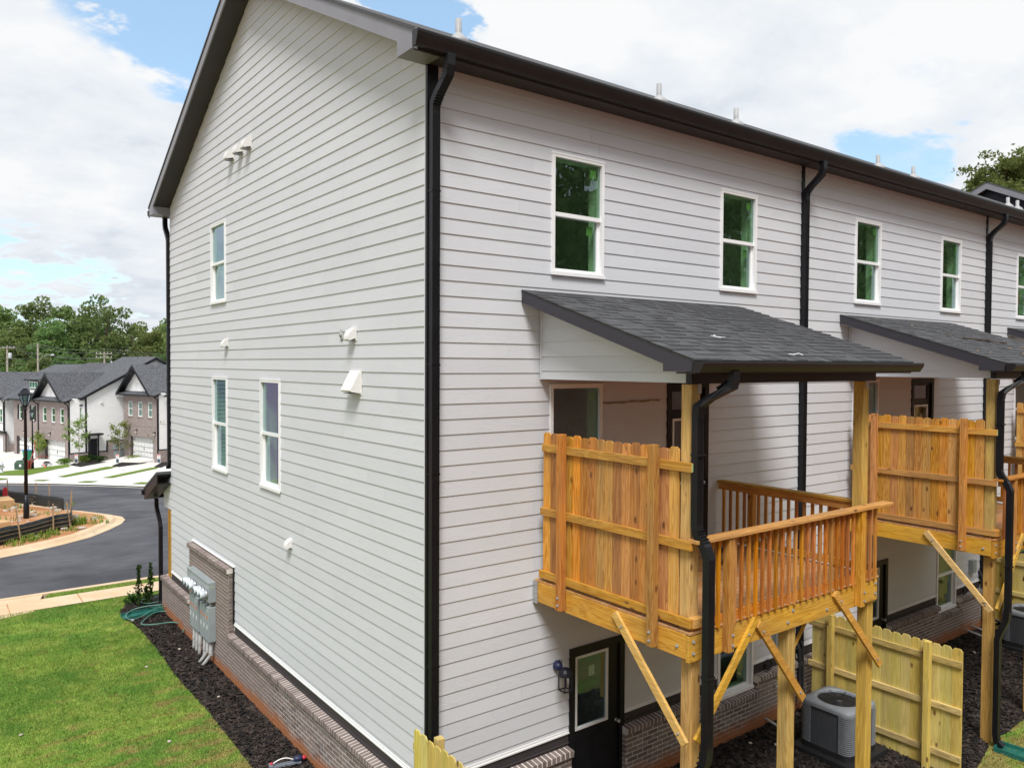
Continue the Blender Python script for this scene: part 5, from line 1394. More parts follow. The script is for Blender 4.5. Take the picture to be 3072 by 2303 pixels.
rs = random.Random(77); m = MB()
for i in range(90):
    x, y = rs.uniform(-3.6, 0.6), rs.uniform(22.2, 33); 
    if y > 24+8*(0.9-x)/1.5 or x > 0.9-(y-24)*0.12: continue
    s_ = rs.uniform(0.03, 0.13); z = terrain(x, y)
    m.hexa([(x+sx*s_*rs.uniform(.6, 1.3), y+sy*s_*rs.uniform(.6, 1.3), z+dz*s_*rs.uniform(.4, .9)) for dz in (0, 1) for sx, sy in ((-1, -1), (1, -1), (1, 1), (-1, 1))])
link('rubble', m.mesh('rubble', 'stone'), kind='stuff')

def silt(name, pts, label, stakes, seed, h=0.54):
    t = thing('silt_fence', label, 'silt fence', (0, 0, 0), group='black silt fences on the dirt lot')
    r_ = random.Random(seed); P = smooth_path([(x, y, 0) for x, y in pts], 8); m = MB(); st_ = MB(); rows = []
    for i, p in enumerate(P):
        z = terrain(p.x, p.y); hh = h*(1+0.05*math.sin(i*0.35+seed))+r_.uniform(-.008, .008)
        rows.append([(p.x+r_.uniform(-.006, .006), p.y+r_.uniform(-.006, .006), z+f*hh) for f in (-0.05, 0.25, 0.5, 0.75, 1.0)])
    for a, b in zip(rows[:-1], rows[1:]):
        for j in range(4): m.quad(a[j], b[j], b[j+1], a[j+1])
        for j in (1, 2, 3):
            st_.beam((a[j][0]+.012, a[j][1]-.012, a[j][2]), (b[j][0]+.012, b[j][1]-.012, b[j][2]), 0.012, 0.016)
    fb = part('fabric', m, 'silt', t, True)
    so = fb.modifiers.new('thick', 'SOLIDIFY'); so.thickness = 0.008
    link('seam_line', st_.mesh('seam_line', 'stake', merge=False), t)
    for x, y, hh, lx in stakes:
        z = terrain(x, y); part('stake', MB().beam((x, y, z-0.1), (x+lx, y, z+hh), 0.045, 0.03, (0, 1, 0)), 'stake', t)
silt('a', [(-9, 16.8+2.6), (-5, 20.2), (-2.66, 21.95), (-2.05, 22.5), (-1.03, 23.33), (-0.45, 23.72), (-0.22, 25.0), (-0.10, 26.2)], 'black silt fence with wooden stakes along the near kerb of the dirt lot', [(-2.03, 22.45, 1.02, -0.13), (-1.01, 23.28, 0.98, 0), (-0.43, 23.64, 0.95, -0.13), (-0.25, 25.0, .9, 0), (-0.08, 26.2, 0.95, 0.02)], 2)
silt('b', [(-6, 43), (-3, 38.6), (-1.7, 36), (-1.25, 33.2), (-0.62, 31.6), (-0.30, 30.2), (-0.02, 28.6)], 'black silt fence sagging along the far side of the dirt lot', [(-2.3, 37.2, 0.95, 0), (-1.45, 34.8, 0.95, -.05), (-1.0, 32.9, 0.95, 0), (-0.66, 31.8, 0.95, 0), (-0.32, 30.4, 1.0, 0)], 5, 0.46)
t = thing('lumber_stack', 'stack of plywood sheets on the dirt lot behind the lamp post', 'lumber', (-2.2, 31.3, -0.24), rotz=0.1)
for i in range(6): part('plywood_sheet', MB().box(-0.75+rs.uniform(-.02, .02), 0.6+rs.uniform(-.02, .02), -0.6, 0.6, i*0.062, i*0.062+0.052), 'plywood', t)
t = thing('crate', 'low tan wooden crate on the dirt, left of the lamp post foot', 'crate', (-2.52, 24.85, 0.0), rotz=0.3)
for i in range(3): part('slat', MB().box(-0.3, 0.3, -0.30, -0.27, i*0.09, i*0.09+0.08).box(-0.3, 0.3, 0.27, 0.30, i*0.09, i*0.09+0.08), 'plywood', t)
part('lid', MB().box(-0.3, 0.3, -0.3, 0.3, 0.26, 0.28), 'plywood', t)
m = MB().box(-0.02, 0.02, -0.02, 0.02, -0.1, 0.3).prism([(-0.09, -0.012, 0.25), (0.09, -0.012, 0.25), (0.09, -0.012, 0.55), (0.0, -0.012, 0.68), (-0.09, -0.012, 0.55)], (0, 0.024, 0))
tag(link('marker_stake', m.mesh('marker_stake', 'redplastic'), None, (-1.62, 34.3, terrain(-1.62, 34.3))), 'red marker stake standing against the far silt fence', 'marker')

# ------------------------------------------------------------------ street lamps
def lamp(x, y, H, label):
    t = thing('street_lamp', label, 'street lamp', (x, y, terrain(x, y)), group='black lantern street lamps')
    part('pole_base', MB().lathe([(0.10, -0.3), (0.10, 0.5), (0.085, 0.55), (0.07, 0.9)], (0, 0, 0), 14), 'poleblack', t, True)
    part('pole', MB().lathe([(0.065, 0.85), (0.048, H-0.82), (0.07, H-0.80), (0.07, H-0.76), (0.05, H-0.74), (0.06, H-0.70), (0.10, H-0.66), (0.11, H-0.62)], (0, 0, 0), 14), 'poleblack', t, True)
    part('lamp_glass', MB().lathe([(0.10, H-0.60), (0.19, H-0.26)], (0, 0, 0), 6), 'glassdoor', t)
    m = MB()
    for k in range(6):
        a = k*math.pi/3; m.beam((0.105*math.cos(a), 0.105*math.sin(a), H-0.62), (0.20*math.cos(a), 0.20*math.sin(a), H-0.25), 0.018, 0.018)
    part('lamp_frame', m, 'lampblack', t)
    part('hood', MB().lathe([(0.235, H-0.26), (0.24, H-0.22), (0.17, H-0.16), (0.12, H-0.08), (0.09, H-0.06), (0.085, H-0.01), (0.0, H)], (0, 0, 0), 6), 'lampblack', t)
lamp(-1.50, 26.6, 4.88, 'tall black lantern street lamp on the dirt lot, the nearer of the two')
lamp(2.64, 67.3, 4.90, 'black lantern street lamp by the far driveways, seen small behind the nearer one')

# ------------------------------------------------------------------ far side: drives, turf, beds
far_poly = FAR_EDGE[:7]+[(24, 40), (40, 60), (34, 110), (-60, 125)]
sheet('far_pavement', far_poly, 'concrete', 0.0)
kerb('far_kerb', FAR_EDGE[:7], 0.5, 'concrete')
for nm, mt, off, polys in (('far_lawn', 'grassfar', 0.02, [[(-9, 64), (-6, 60), (-3, 58.5), (0.31, 57.3), (1.36, 56.9), (2.43, 60.2), (4.11, 65.5), (5.68, 69.7), (6.26, 75.3), (4.12, 70.64), (2.77, 68.3), (1.31, 65.2), (0.11, 63.3), (-3, 63.5)],
        [(2.76, 53.87), (3.15, 52.96), (7.87, 64.1), (8.98, 67.71), (8.25, 68.13)], [(5.10, 50.99), (5.6, 50.36), (11.03, 62.2), (11.79, 64.85), (11.02, 64.3)],
        [(-3, 56.5), (-0.51, 53.99), (-0.04, 53.4), (-0.36, 52.03), (-0.65, 51.76), (-3, 54.2)], [(0.93, 49.94), (1.35, 50.86), (1.99, 50.5), (1.51, 49.25)], [(3.0, 46.89), (3.62, 47.91), (4.24, 47.19), (3.55, 45.98)], [(5.43, 43.45), (6.21, 44.84), (6.57, 44.32), (6.01, 42.77)]]),
        ('planting_bed', 'mulch', 0.03, [[(6.03, 72.9), (6.3, 68.62), (9.11, 76.26), (10.85, 81.25), (9.22, 82.6), (7.05, 77.45)], [(8.8, 68.96), (9.0, 66.95), (11.9, 72.43), (14.01, 77.63), (13.76, 80.54), (12.23, 80.1), (10.54, 75.4)], [(11.44, 65.11), (11.71, 63.79), (13.33, 68.62), (15.48, 77.75), (13.82, 73.44)]])):
    for p_ in polys: sheet(nm, p_, mt, off)
for x, y in ((4.6, 60.5), (8.0, 60.8)):
    tag(struct('drain_grate', MB().box(x-.35, x+.35, y-.08, y+.08, terrain(x, y)+.0, terrain(x, y)+.012), 'pipe'), 'metal strip drain across a far driveway', 'drain')

# ------------------------------------------------------------------ far houses
TROT = math.atan2(-0.967, 0.258)
def strips(m, F, u0, u1, z0, z1, opens, o0, o1):
    zs = sorted({z0, z1} | {min(z1, max(z0, q)) for p_ in opens for q in p_[2:4]}); us = sorted({u0, u1} | {min(u1, max(u0, q)) for p_ in opens for q in p_[:2]})
    for za, zb in zip(zs[:-1], zs[1:]):
        for ua, ub in zip(us[:-1], us[1:]):
            if not any(p_[0] < (ua+ub)/2 < p_[1] and p_[2] < (za+zb)/2 < p_[3] for p_ in opens): m.boxm(F, ua, ub, o0, o1, za, zb)
    return m
F0 = lambda u, o, z: (u, -o, z)
def lap(m, F, u0, u1, z0, z1, opens=(), top=None, h=0.19):
    """saw-tooth lap siding in one sheet"""
    z = z0
    while z < z1-0.02:
        zt = min(z+h, z1)
        for a, b in [(r[0][0], r[-1][1]) for r in cells_for(u0, u1, z, zt, list(opens))]:
            p0, p1 = a, b
            if top: p0, p1 = top(z, a, b)
            if p1-p0 < 0.02: continue
            m.add([F(p0, 0.03, z), F(p1, 0.03, z), F(p1, 0.005, zt), F(p0, 0.005, zt), F(p0, 0.0, z), F(p1, 0.0, z)], [(0, 1, 2, 3), (4, 5, 1, 0)])
        z = zt
    return m
def far_window(t, F, u0, u1, z0, z1, shutters=False, o=0.0):
    m = MB(); f = 0.06
    m.boxm(F, u0, u0+f, o-0.12, o-0.02, z0, z1); m.boxm(F, u1-f, u1, o-0.12, o-0.02, z0, z1); m.boxm(F, u0+f, u1-f, o-0.12, o-0.02, z1-f, z1); m.boxm(F, u0+f, u1-f, o-0.12, o-0.0, z0, z0+f+0.02); zm = (z0+z1)/2; m.boxm(F, u0+f, u1-f, o-0.11, o-0.03, zm-.03, zm+.03)
    w_ = part('window', m, 'white', t)
    for a, b in ((z0+f+.02, zm-.03), (zm+.03, z1-f)): part('pane', MB().quad(F(u0+f, o-.07, a), F(u1-f, o-.07, a), F(u1-f, o-.07, b), F(u0+f, o-.07, b)), 'glass', w_)
    part('interior', MB().boxm(F, u0+.01, u1-.01, o-1.2, o-0.5, z0+.01, z1-.01), 'signdark', w_)
    part('sill', MB().boxm(F, u0-.06, u1+.06, o-0.02, o+0.06, z0-.11, z0-0.005), 'farbrick', w_)
    if shutters:
        for a in (u0-.36, u1+.04): part('shutter', MB().boxm(F, a, a+.32, o+.002, o+.05, z0-.02, z1+.04), 'black', w_)
def garage(t, F, u0, u1, h, o=-0.30):
    m = MB(); m.boxm(F, u0, u1, o-.05, o, 0, h)
    g = part('garage_door', m, 'garage', t)
    nc, nr = 8, 4; w_ = (u1-u0)/nc; hh = h/nr
    q = MB()
    for i in range(nc):
        for j in range(nr): q.boxm(F, u0+i*w_+.06, u0+(i+1)*w_-.06, o+.001, o+.022, j*hh+.07, (j+1)*hh-.07)
    link('door_panels', q.mesh('door_panel', 'garage', merge=False), g, kind='stuff')
    for zz in (h*.18, h*.82):
        part('hinge', MB().boxm(F, u0+.06, u0+.5, o+.023, o+.035, zz-.03, zz+.03), 'black', g)
    part('handle', MB().boxm(F, (u0+u1)/2-.02, (u0+u1)/2+.02, o+.023, o+.06, h*.35, h*.5), 'black', g)
    part('jamb', MB().boxm(F, u0-.02, u0, o-.05, -.02, 0, h).boxm(F, u1, u1+.02, o-.05, -.02, 0, h).boxm(F, u0, u1, o-.05, -.02, h, h+.02), 'black', t)
def coach_lamp(t, F, u, z):
    l = part('coach_lamp', MB().boxm(F, u-.05, u+.05, 0.0, .06, z-.05, z+.18).boxm(F, u-.09, u+.09, .05, .26, z+.03, z+.08), 'black', t)
    part('lamp_glass', MB().boxm(F, u-.06, u+.06, .09, .22, z-.17, z+.03), 'lampglow', l)
def slab(m, a, b, c, d, th=0.10):
    P = [Vector(q) for q in (a, b, c, d)]; n = (P[1]-P[0]).cross(P[2]-P[0]).normalized()
    if n.z < 0: n = -n
    return m.hexa([p-n*th for p in P]+P)

def far_gable_house(loc, label, dz=0.0, left=-3.72, side=True, group='brick fronted townhouses across the street'):
    t = thing('townhouse', label, 'house', loc, TROT, group)
    zt = 6.28+dz; R_ = 3.42
    wins = [(-2.83, -1.93, 3.98+dz*.85, 5.47+dz), (-.70, .16, 3.98+dz*.85, 5.47+dz), (1.38, 2.24, 3.98+dz*.85, 5.47+dz)]
    op = [(-2.45, 2.40, -0.5, 2.13)]+wins
    part('front_wall', strips(MB(), F0, left, R_, -0.5, zt, op, -0.25, 0.0), 'farbrick', t)
    part('soldier_course', MB().boxm(F0, -2.75, 2.7, 0.001, .025, 2.15, 2.36).boxm(F0, left+.1, R_-.1, .001, .02, 3.28, 3.36), 'farbrick', t)
    garage(t, F0, -2.45, 2.40, 2.13)
    for w_ in wins: far_window(t, F0, *w_)
    coach_lamp(t, F0, -.95, 2.75); coach_lamp(t, F0, 2.85, 2.70)
    # pent roof and gutter over the front
    m = MB(); slab(m, (left-.3, -.45, zt-.02), (R_+.25, -.45, zt-.02), (R_+.25, .3, zt+.34), (left-.3, .3, zt+.34), .06); part('pent_roof', m, 'shinglefar', t)
    part('gutter', MB().box(left-.3, R_+.25, -.58, -.46, zt-.14, zt-.02).box(left-.28, R_+.2, -.45, -.01, zt-.16, zt-.12), 'black', t)
    # front gable
    cx, za, hw = -1.0, 9.08+dz*1.9, 3.62; zf = zt+.06
    sl = (za-zf)/hw
    m = MB()
    for s in (-1, 1): slab(m, (cx, -.5, za), (cx+s*hw, -.5, zf), (cx+s*hw, 6.4, zf), (cx, 6.4, za), .1)
    part('gable_roof', m, 'shinglefar', t)
    m = MB()
    for s in (-1, 1):
        m.hexa([(cx, -.52, za-.38), (cx+s*hw, -.52, zf-.33), (cx+s*hw, -.49, zf-.33), (cx, -.49, za-.38), (cx, -.52, za-.02), (cx+s*hw, -.52, zf-.02), (cx+s*hw, -.49, zf-.02), (cx, -.49, za-.02)])
        slab(m, (cx, -.49, za-.2), (cx+s*hw, -.49, zf-.2), (cx+s*hw, .2, zf-.2), (cx, .2, za-.2), .05)
    part('rake_board', m, 'black', t)
    m = MB(); gz = zt+.3
    lap(m, lambda u, o, z: (u, .25-o, z), cx-hw, cx+hw, gz, za-.3, top=lambda z, a, b: (cx-(za-.25-z)/sl, cx+(za-.25-z)/sl))
    part('gable_siding', m, 'farsiding', t)
    part('gable_bracket', MB().box(cx-.5, cx+.5, -.5, -.42, za-1.05, za-.96).box(cx-.04, cx+.04, -.5, -.42, za-1.35, za-.3).beam((cx-.42, -.46, za-.98), (cx-.04, -.46, za-1.25), .06, .06), 'black', t)
    # body
    FS = lambda u, o, z: (R_+o, u, z)
    rk = lambda y: zt+.35+.53*(y-1.4)
    if side:
        so = [(1.0, 1.25, 4.4+dz, 5.65+dz), (1.85, 2.75, 0.1, 2.55)]
        m = lap(MB(), FS, 0.0, 1.52, 1.05, zt, so); part('bay_side', m, 'farsiding', t)
        m = lap(MB(), lambda u, o, z: (R_+.03+o, u, z), 1.68, 16.0, 1.05, rk(8.8), so, top=lambda z, a, b: (max(a, 1.4+(z-zt-.35)/.53), min(b, 16.2-(z-zt-.35)/.53)))
        part('side_wall', m, 'farsiding', t)
        part('corner_board', MB().boxm(FS, 1.52, 1.68, 0.0, .07, 1.0, zt+.4).boxm(FS, 0.0, .06, 0, .05, 1.0, zt), 'black', t)
        part('band_board', MB().boxm(FS, .05, 1.8, 0.0, .06, .95, 1.08).boxm(FS, 2.8, 3.6, 0, .06, .95, 1.08), 'black', t)
        part('brick_base', strips(MB(), FS, 0, 15.9, -.5, .95, [so[1]], -.1, .09).boxm(FS, 3.7, 6.4, .09, .14, -.2, 2.0), 'farbrick', t)
        part('patch_frame', MB().boxm(FS, 3.58, 3.69, .0, .15, .95, 2.1).boxm(FS, 3.58, 6.4, 0, .15, 2.01, 2.1), 'black', t)
        part('meter_box', MB().boxm(FS, 4.2, 6.0, .145, .30, 1.1, 1.6).boxm(FS, 4.3, 5.9, .145, .30, .3, 1.0), 'meter', t)
        far_window(t, FS, *so[0]); part('window_head', MB().boxm(FS, .98, 1.28, .031, .06, 5.72+dz, 5.9+dz), 'signdark', t)
        part('side_door', MB().boxm(FS, 1.9, 2.7, -.12, -.06, .12, 2.45), 'lampblack', t)
        part('door_surround', MB().boxm(FS, 1.76, 1.86, .031, .12, .0, 2.75).boxm(FS, 2.74, 2.84, .031, .12, .0, 2.75), 'black', t)
        part('door_canopy', MB().boxm(FS, 1.2, 2.9, .06, 1.0, 2.76, 2.94), 'black', t)
        part('canopy_post', MB().boxm(FS, 1.45, 1.62, .75, .92, -.3, 2.76), 'black', t)
        for yy in (3.0, 5.3): part('vent_hood', MB().boxm(lambda u, o, z: (R_+.06+o, u, z), yy, yy+.22, 0, .12, 5.95+dz, 6.15+dz), 'vent', t)
    part('wall', MB().box(left, R_-.12, .3, 16.0, -.5, zt+.2), 'farsiding', t)
    m = MB(); rg = rk(8.8)+.25
    slab(m, (left-.1, .95, rk(1.0)+.2), (R_+.38, .95, rk(1.0)+.2), (R_+.38, 8.8, rg), (left-.1, 8.8, rg), .12)
    slab(m, (left-.1, 16.6, rk(1.0)+.2), (R_+.38, 16.6, rk(1.0)+.2), (R_+.38, 8.8, rg), (left-.1, 8.8, rg), .12)
    part('roof', m, 'shinglefar', t)
    m = MB()
    for a, b in ((.95, 8.8), (16.6, 8.8)): m.hexa([(R_+.36, a, rk(1.0)-.12), (R_+.40, a, rk(1.0)-.12), (R_+.40, b, rg-.32), (R_+.36, b, rg-.32), (R_+.36, a, rk(1.0)+.1), (R_+.40, a, rk(1.0)+.1), (R_+.40, b, rg-.1), (R_+.36, b, rg-.1)])
    m.box(R_+.0, R_+.42, .85, .97, rk(1.0)-.02, rk(1.0)+.12)
    part('rake_edge', m, 'black', t)
    part('downspout', MB().tube([(R_-.02, -.50, zt-.1), (R_+.02, -.10, zt-.5), (R_+.02, -.06, .2)], .06, 6), 'black', t)
    return t
HA = (6.2349, 84.4365, -4.278); HB = (13.13, 77.94, -3.72)
far_gable_house(HA, 'brick fronted townhouse across the street with pointed white gable and long white side wall')
hb = far_gable_house(HB, 'brick fronted townhouse with pointed white gable, right next to the near house corner', 0.36, left=-3.9)
hb.scale = (0.963,)*3
part('apron', MB().hexa([(-2.7, -7.0, -1.6), (2.7, -7.0, -1.6), (2.7, -.02, -1.0), (-2.7, -.02, -1.0), (-2.7, -7.0, -0.85), (2.7, -7.0, -0.85), (2.7, -.02, 0.0), (-2.7, -.02, 0.0)]), 'concrete', hb)
# middle unit with shutters and dormer
t = thing('townhouse', 'brick townhouse with dark shutters and a small dormer, behind the street lamp', 'house', HA, TROT, 'brick fronted townhouses across the street')
ws = [(-9.0, -8.2, 3.93, 5.47), (-5.72, -4.92, 3.93, 5.47)]
part('front_wall', strips(MB(), F0, -10.5, -3.74, -.5, 6.12, [(-9.82, -4.9, -.5, 2.05)]+ws, -.25, 0), 'farbrick', t)
garage(t, F0, -9.82, -4.9, 2.05)
for q in ws: far_window(t, F0, *q, shutters=True)
coach_lamp(t, F0, -7.4, 2.65); coach_lamp(t, F0, -4.3, 2.65)
part('wall', MB().box(-10.45, -3.8, .3, 16, -.5, 6.2), 'farsiding', t)
part('downspout', MB().tube([(-3.85, -.5, 6.0), (-3.85, -.08, 5.75), (-3.85, -.06, 0)], .06, 6), 'black', t)
m = MB(); slab(m, (-10.7, -.5, 6.16), (-3.62, -.5, 6.16), (-3.62, 8.0, 10.1), (-10.7, 8.0, 10.1), .12); slab(m, (-10.7, 16.5, 6.16), (-3.62, 16.5, 6.16), (-3.62, 8.0, 10.1), (-10.7, 8.0, 10.1), .12)
part('roof', m, 'shinglefar', t)
part('gutter', MB().box(-10.7, -3.7, -.62, -.5, 6.02, 6.16), 'black', t)
d = part('dormer', MB().box(-8.5, -5.9, 0.9, 4.5, 6.5, 8.35), 'farsiding', t)
part('dormer_trim', MB().box(-8.35, -6.05, .83, .899, 7.2, 8.15), 'black', d)
for i in range(3):
    part('sash', MB().box(-8.25+i*.72, -7.60+i*.72, .78, .829, 7.3, 8.05), 'white', d)
    part('pane', MB().box(-8.15+i*.72, -7.70+i*.72, .76, .779, 7.4, 7.95), 'bingreen', d)
m = MB(); slab(m, (-8.8, .5, 8.3), (-5.6, .5, 8.3), (-5.6, 5.0, 8.95), (-8.8, 5.0, 8.95), .1); part('dormer_roof', m, 'shinglefar', d)
part('dormer_gutter', MB().box(-8.8, -5.6, .4, .5, 8.15, 8.3), 'black', d)
# far left unit
t = thing('townhouse', 'white townhouse with brick garage level at the left picture edge across the street', 'house', HA, TROT, 'brick fronted townhouses across the street')
FL = lambda u, o, z: (u, -.05-o, z)
ws = [(-14.6, -13.7, 3.3, 4.85), (-17.5, -16.6, 3.3, 4.85)]
part('front_wall', strips(MB(), FL, -19.5, -12.95, 2.35, 6.1, ws, -.2, 0), 'farsiding', t)
part('garage_wall', strips(MB(), FL, -19.5, -12.7, -.5, 2.1, [(-18.8, -13.5, -.5, 1.85)], -.25, .03), 'farbrick', t)
garage(t, FL, -18.8, -13.5, 1.85)
for q in ws: far_window(t, FL, *q)
part('band_board', MB().boxm(FL, -19.6, -12.7, -.1, .2, 2.1, 2.36), 'black', t)
part('side_wall', lap(MB(), lambda u, o, z: (-12.96+o, u, z), -.02, 2.5, 1.2, 6.1), 'farsiding', t)
part('side_base', MB().box(-12.95, -12.72, .1, 2.5, -.5, .95), 'farbrick', t)
part('corner_board', MB().boxm(FL, -13.05, -12.9, 0.001, .05, 2.36, 6.1), 'black', t)
part('wall', MB().box(-19.5, -12.97, .2, 15.5, -.5, 6.2), 'farsiding', t)
part('downspout', MB().tube([(-12.85, -.5, 6.0), (-12.9, -.2, 5.6), (-12.9, -.2, 2.5), (-12.4, -.15, 2.2), (-12.4, -.15, 0)], .06, 6), 'black', t)
m = MB()
for s in (-1, 1): slab(m, (-16.6, -.6, 9.0), (-16.6+s*3.9, -.6, 6.1), (-16.6+s*3.9, 7, 6.1), (-16.6, 7, 9.0), .1)
slab(m, (-19.8, -.6, 6.0), (-10.6, -.6, 6.0), (-10.6, 8, 9.9), (-19.8, 8, 9.9), .12); slab(m, (-19.8, 16.2, 6.0), (-10.6, 16.2, 6.0), (-10.6, 8, 9.9), (-19.8, 8, 9.9), .12)
part('roof', m, 'shinglefar', t)
part('gable_siding', MB().prism([(-19.8, -.2, 6.2), (-13.4, -.2, 6.2), (-16.6, -.2, 8.7)], (0, .1, 0)), 'farsiding', t)
part('gutter', MB().box(-13.3, -12.5, -.7, .1, 6.0, 6.14), 'black', t)
# unit right of the second pointed gable, mostly behind the near house
t_b = t = thing('townhouse', 'strip of brick townhouse seen just left of the near house corner', 'house', HB, TROT, 'brick fronted townhouses across the street')
t_b.scale = (0.963,)*3
part('front_wall', MB().box(3.9, 10.5, 1.1, 1.4, -.5, 6.6), 'farbrick', t)
part('wall', MB().box(3.9, 10.5, 1.4, 16, -.5, 6.6), 'farsiding', t)
m = MB(); slab(m, (3.75, .5, 6.6), (10.8, .5, 6.6), (10.8, 8.6, 10.7), (3.75, 8.6, 10.7), .12); part('roof', m, 'shinglefar', t)
part('gutter', MB().box(3.75, 10.8, .38, .5, 6.46, 6.6), 'black', t)
# dark gabled neighbour rising over the row's roof at the right
t = thing('townhouse', 'house with dark gable siding rising behind the white row roof, beside the pine', 'house', (29.1, 0, 0))
ap = 12.95
part('gable_wall', lap(MB(), lambda u, o, z: (-o, u, z), -.2, LEN+.2, 9.4, ap-.15, top=lambda z, a, b: (RIDGE-(ap-.2-z)/SL, RIDGE+(ap-.2-z)/SL)), 'darksiding', t)
part('wall', MB().box(0.05, 7, 0, LEN, 0, 9.4), 'darksiding', t)
m = MB(); g = MB()
for s in (-1, 1):
    slab(m, (-.4, RIDGE, ap+.12), (-.4, RIDGE+s*6.1, ap+.12-SL*6.1), (7.2, RIDGE+s*6.1, ap+.12-SL*6.1), (7.2, RIDGE, ap+.12), .06)
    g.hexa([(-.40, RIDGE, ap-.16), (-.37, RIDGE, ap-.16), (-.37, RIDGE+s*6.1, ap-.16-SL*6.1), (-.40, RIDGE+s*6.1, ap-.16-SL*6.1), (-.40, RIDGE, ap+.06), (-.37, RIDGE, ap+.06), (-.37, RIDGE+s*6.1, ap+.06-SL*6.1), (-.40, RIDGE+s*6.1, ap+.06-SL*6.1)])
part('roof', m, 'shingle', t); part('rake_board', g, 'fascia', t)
# half built house on the dirt lot, left of the view: the gable windows mirror it
MT['bluesiding'] = surf('blue_grey_siding', (0.16, 0.21, 0.27), (0.19, 0.24, 0.30), 2, 0.6)
t = thing('unfinished_house', 'half sided house on the dirt lot, only mirrored in the gable windows', 'house', (-9.5, 29.0, 0))
part('siding', lap(MB(), F0, 1.25, 5.2, 0.3, 8.2), 'bluesiding', t)
MT['wrap'] = surf('lilac_house_wrap', (0.34, 0.25, 0.44), (0.38, 0.29, 0.48), 3, 0.5)
part('house_wrap', MB().box(-8, 1.25, 0.0, .1, 0.3, 8.2), 'wrap', t)
part('wall', MB().box(-8, 5.2, .1, 9, 0, 8.2), 'drywall', t)
part('foundation', MB().box(-8, 5.2, -.05, .1, -.3, .3), 'stone', t)

# ------------------------------------------------------------------ small far things
def young_tree(x, y, h, seed, label):
    t = thing('young_tree', label, 'tree', (x, y, terrain(x, y)+.02), group='young street trees at the far driveways')
    r_ = random.Random(seed); m = MB(); pts = []
    m.tube([(0, 0, -.1), (.03, .02, h*.5), (0, .05, h*.95)], [.045, .03, .008], 7)
    for i in range(17):
        z = h*(.28+.66*i/17); a = r_.uniform(0, 6.283); L = h*.26*(1.15-abs(z/h-.45)*1.1)*r_.uniform(.6, 1.15)
        e = Vector((math.cos(a)*L, math.sin(a)*L, z+L*.55)); m.tube([(0, .03, z), (e.x*.5, e.y*.5, z+L*.38), e], [.016, .01, .004], 5)
        for j in range(44):
            f = r_.uniform(.35, 1.1); pts.append((e.x*f+r_.gauss(0, .12), e.y*f+r_.gauss(0, .12), z+L*.55*f+r_.gauss(0, .13)))
    part('trunk', m, 'barkpale', t)
    V, Fc = leaf_cloud(pts, .145, seed=seed); link('crown', np_mesh('crown', V, Fc, 'leafyoung'), t)
young_tree(7.41, 77.3, 4.5, 1, 'young tree with sparse light leaves before the white side wall across the street')
young_tree(11.55, 80.47, 4.1, 2, 'young tree left of the second pointed gable garage across the street')
young_tree(14.88, 75.6, 4.3, 3, 'young tree right of the second garage, beside the near black downspout')
young_tree(5.05, 86.6, 2.7, 4, 'small young tree between the two left garages, behind the lamp posts')

def low_shrub(name, x, y, r0, h, mat, n, seed, label, leaf=.07):
    t = thing(name, label, 'shrub', (x, y, terrain(x, y)+.03)); r_ = random.Random(seed)
    pts = [(r_.gauss(0, r0*.5), r_.gauss(0, r0*.5), h*(1-r_.random()**1.8*.95)*math.exp(-0)) for i in range(n)]
    pts = [(a, b, min(c, h*(1.1-(a*a+b*b)/(r0*r0*2.2)))) for a, b, c in pts if a*a+b*b < r0*r0*1.6]
    V, Fc = leaf_cloud(pts, leaf, seed=seed); link('leaves', np_mesh('leaves', V, Fc, mat), t, kind='stuff')
    m = MB()
    for i in range(5): m.tube([(0, 0, -.05), (r_.uniform(-r0, r0)*.5, r_.uniform(-r0, r0)*.5, h*.6)], .012, 5)
    part('stem', m, 'bark', t)
low_shrub('shrub', 8.7, 80.4, .75, .65, 'leafshrub', 900, 1, 'round dark shrub in the bed by the black side door across the street')
low_shrub('shrub', 10.0, 81.2, .6, .5, 'leafshrub', 700, 2, 'low dark shrub before the far meter boxes across the street')
low_shrub('ornamental_grass', 5.95, 75.4, .6, .5, 'weed', 700, 3, 'tawny grass clump at the corner of the left pointed gable garage', .1)
low_shrub('ornamental_grass', 7.9, 79.0, .6, .6, 'weed', 700, 4, 'yellow green grass clump under the young tree by the white side wall', .1)
low_shrub('shrub', 12.5, 78.8, .8, .6, 'leafyoung', 800, 5, 'light green low plants in the bed before the second garage')
low_shrub('columnar_shrub', 13.55, 80.3, .3, 1.35, 'leafshrub', 800, 6, 'narrow dark upright shrub before the second garage door across the street')
low_shrub('shrub', 3.9, 69.9, .35, .45, 'lampblack', 220, 7, 'small dark clump on the far lawn by the orange marker')

def placard(x, y, label):
    t = thing('yard_sign', label, 'sign', (x, y, terrain(x, y)+.02), -1.0, 'small yard signs by the far driveways')
    part('post', MB().box(-.02, .02, -.02, .02, -.1, .25), 'signwhite', t)
    part('panel', MB().box(-.19, .19, -.02, .0, .12, .92), 'signwhite', t)
    part('print', MB().box(-.165, .165, -.024, -.0205, .16, .50), 'signdark', t)
    part('print', MB().box(-.12, .12, -.024, -.0205, .62, .68).box(-.12, .10, -.024, -.0205, .55, .59), 'pipe', t)
    part('print', MB().box(-.165, .165, -.024, -.0205, .78, .88), 'redsticker', t)
placard(6.8, 74.4, 'small white and slate sign at the left far driveway, in the bed')
placard(9.93, 72.55, 'small white and slate sign between the two middle far driveways')
placard(13.10, 70.65, 'small white and slate sign at the right far driveway, nearest the black downspout')

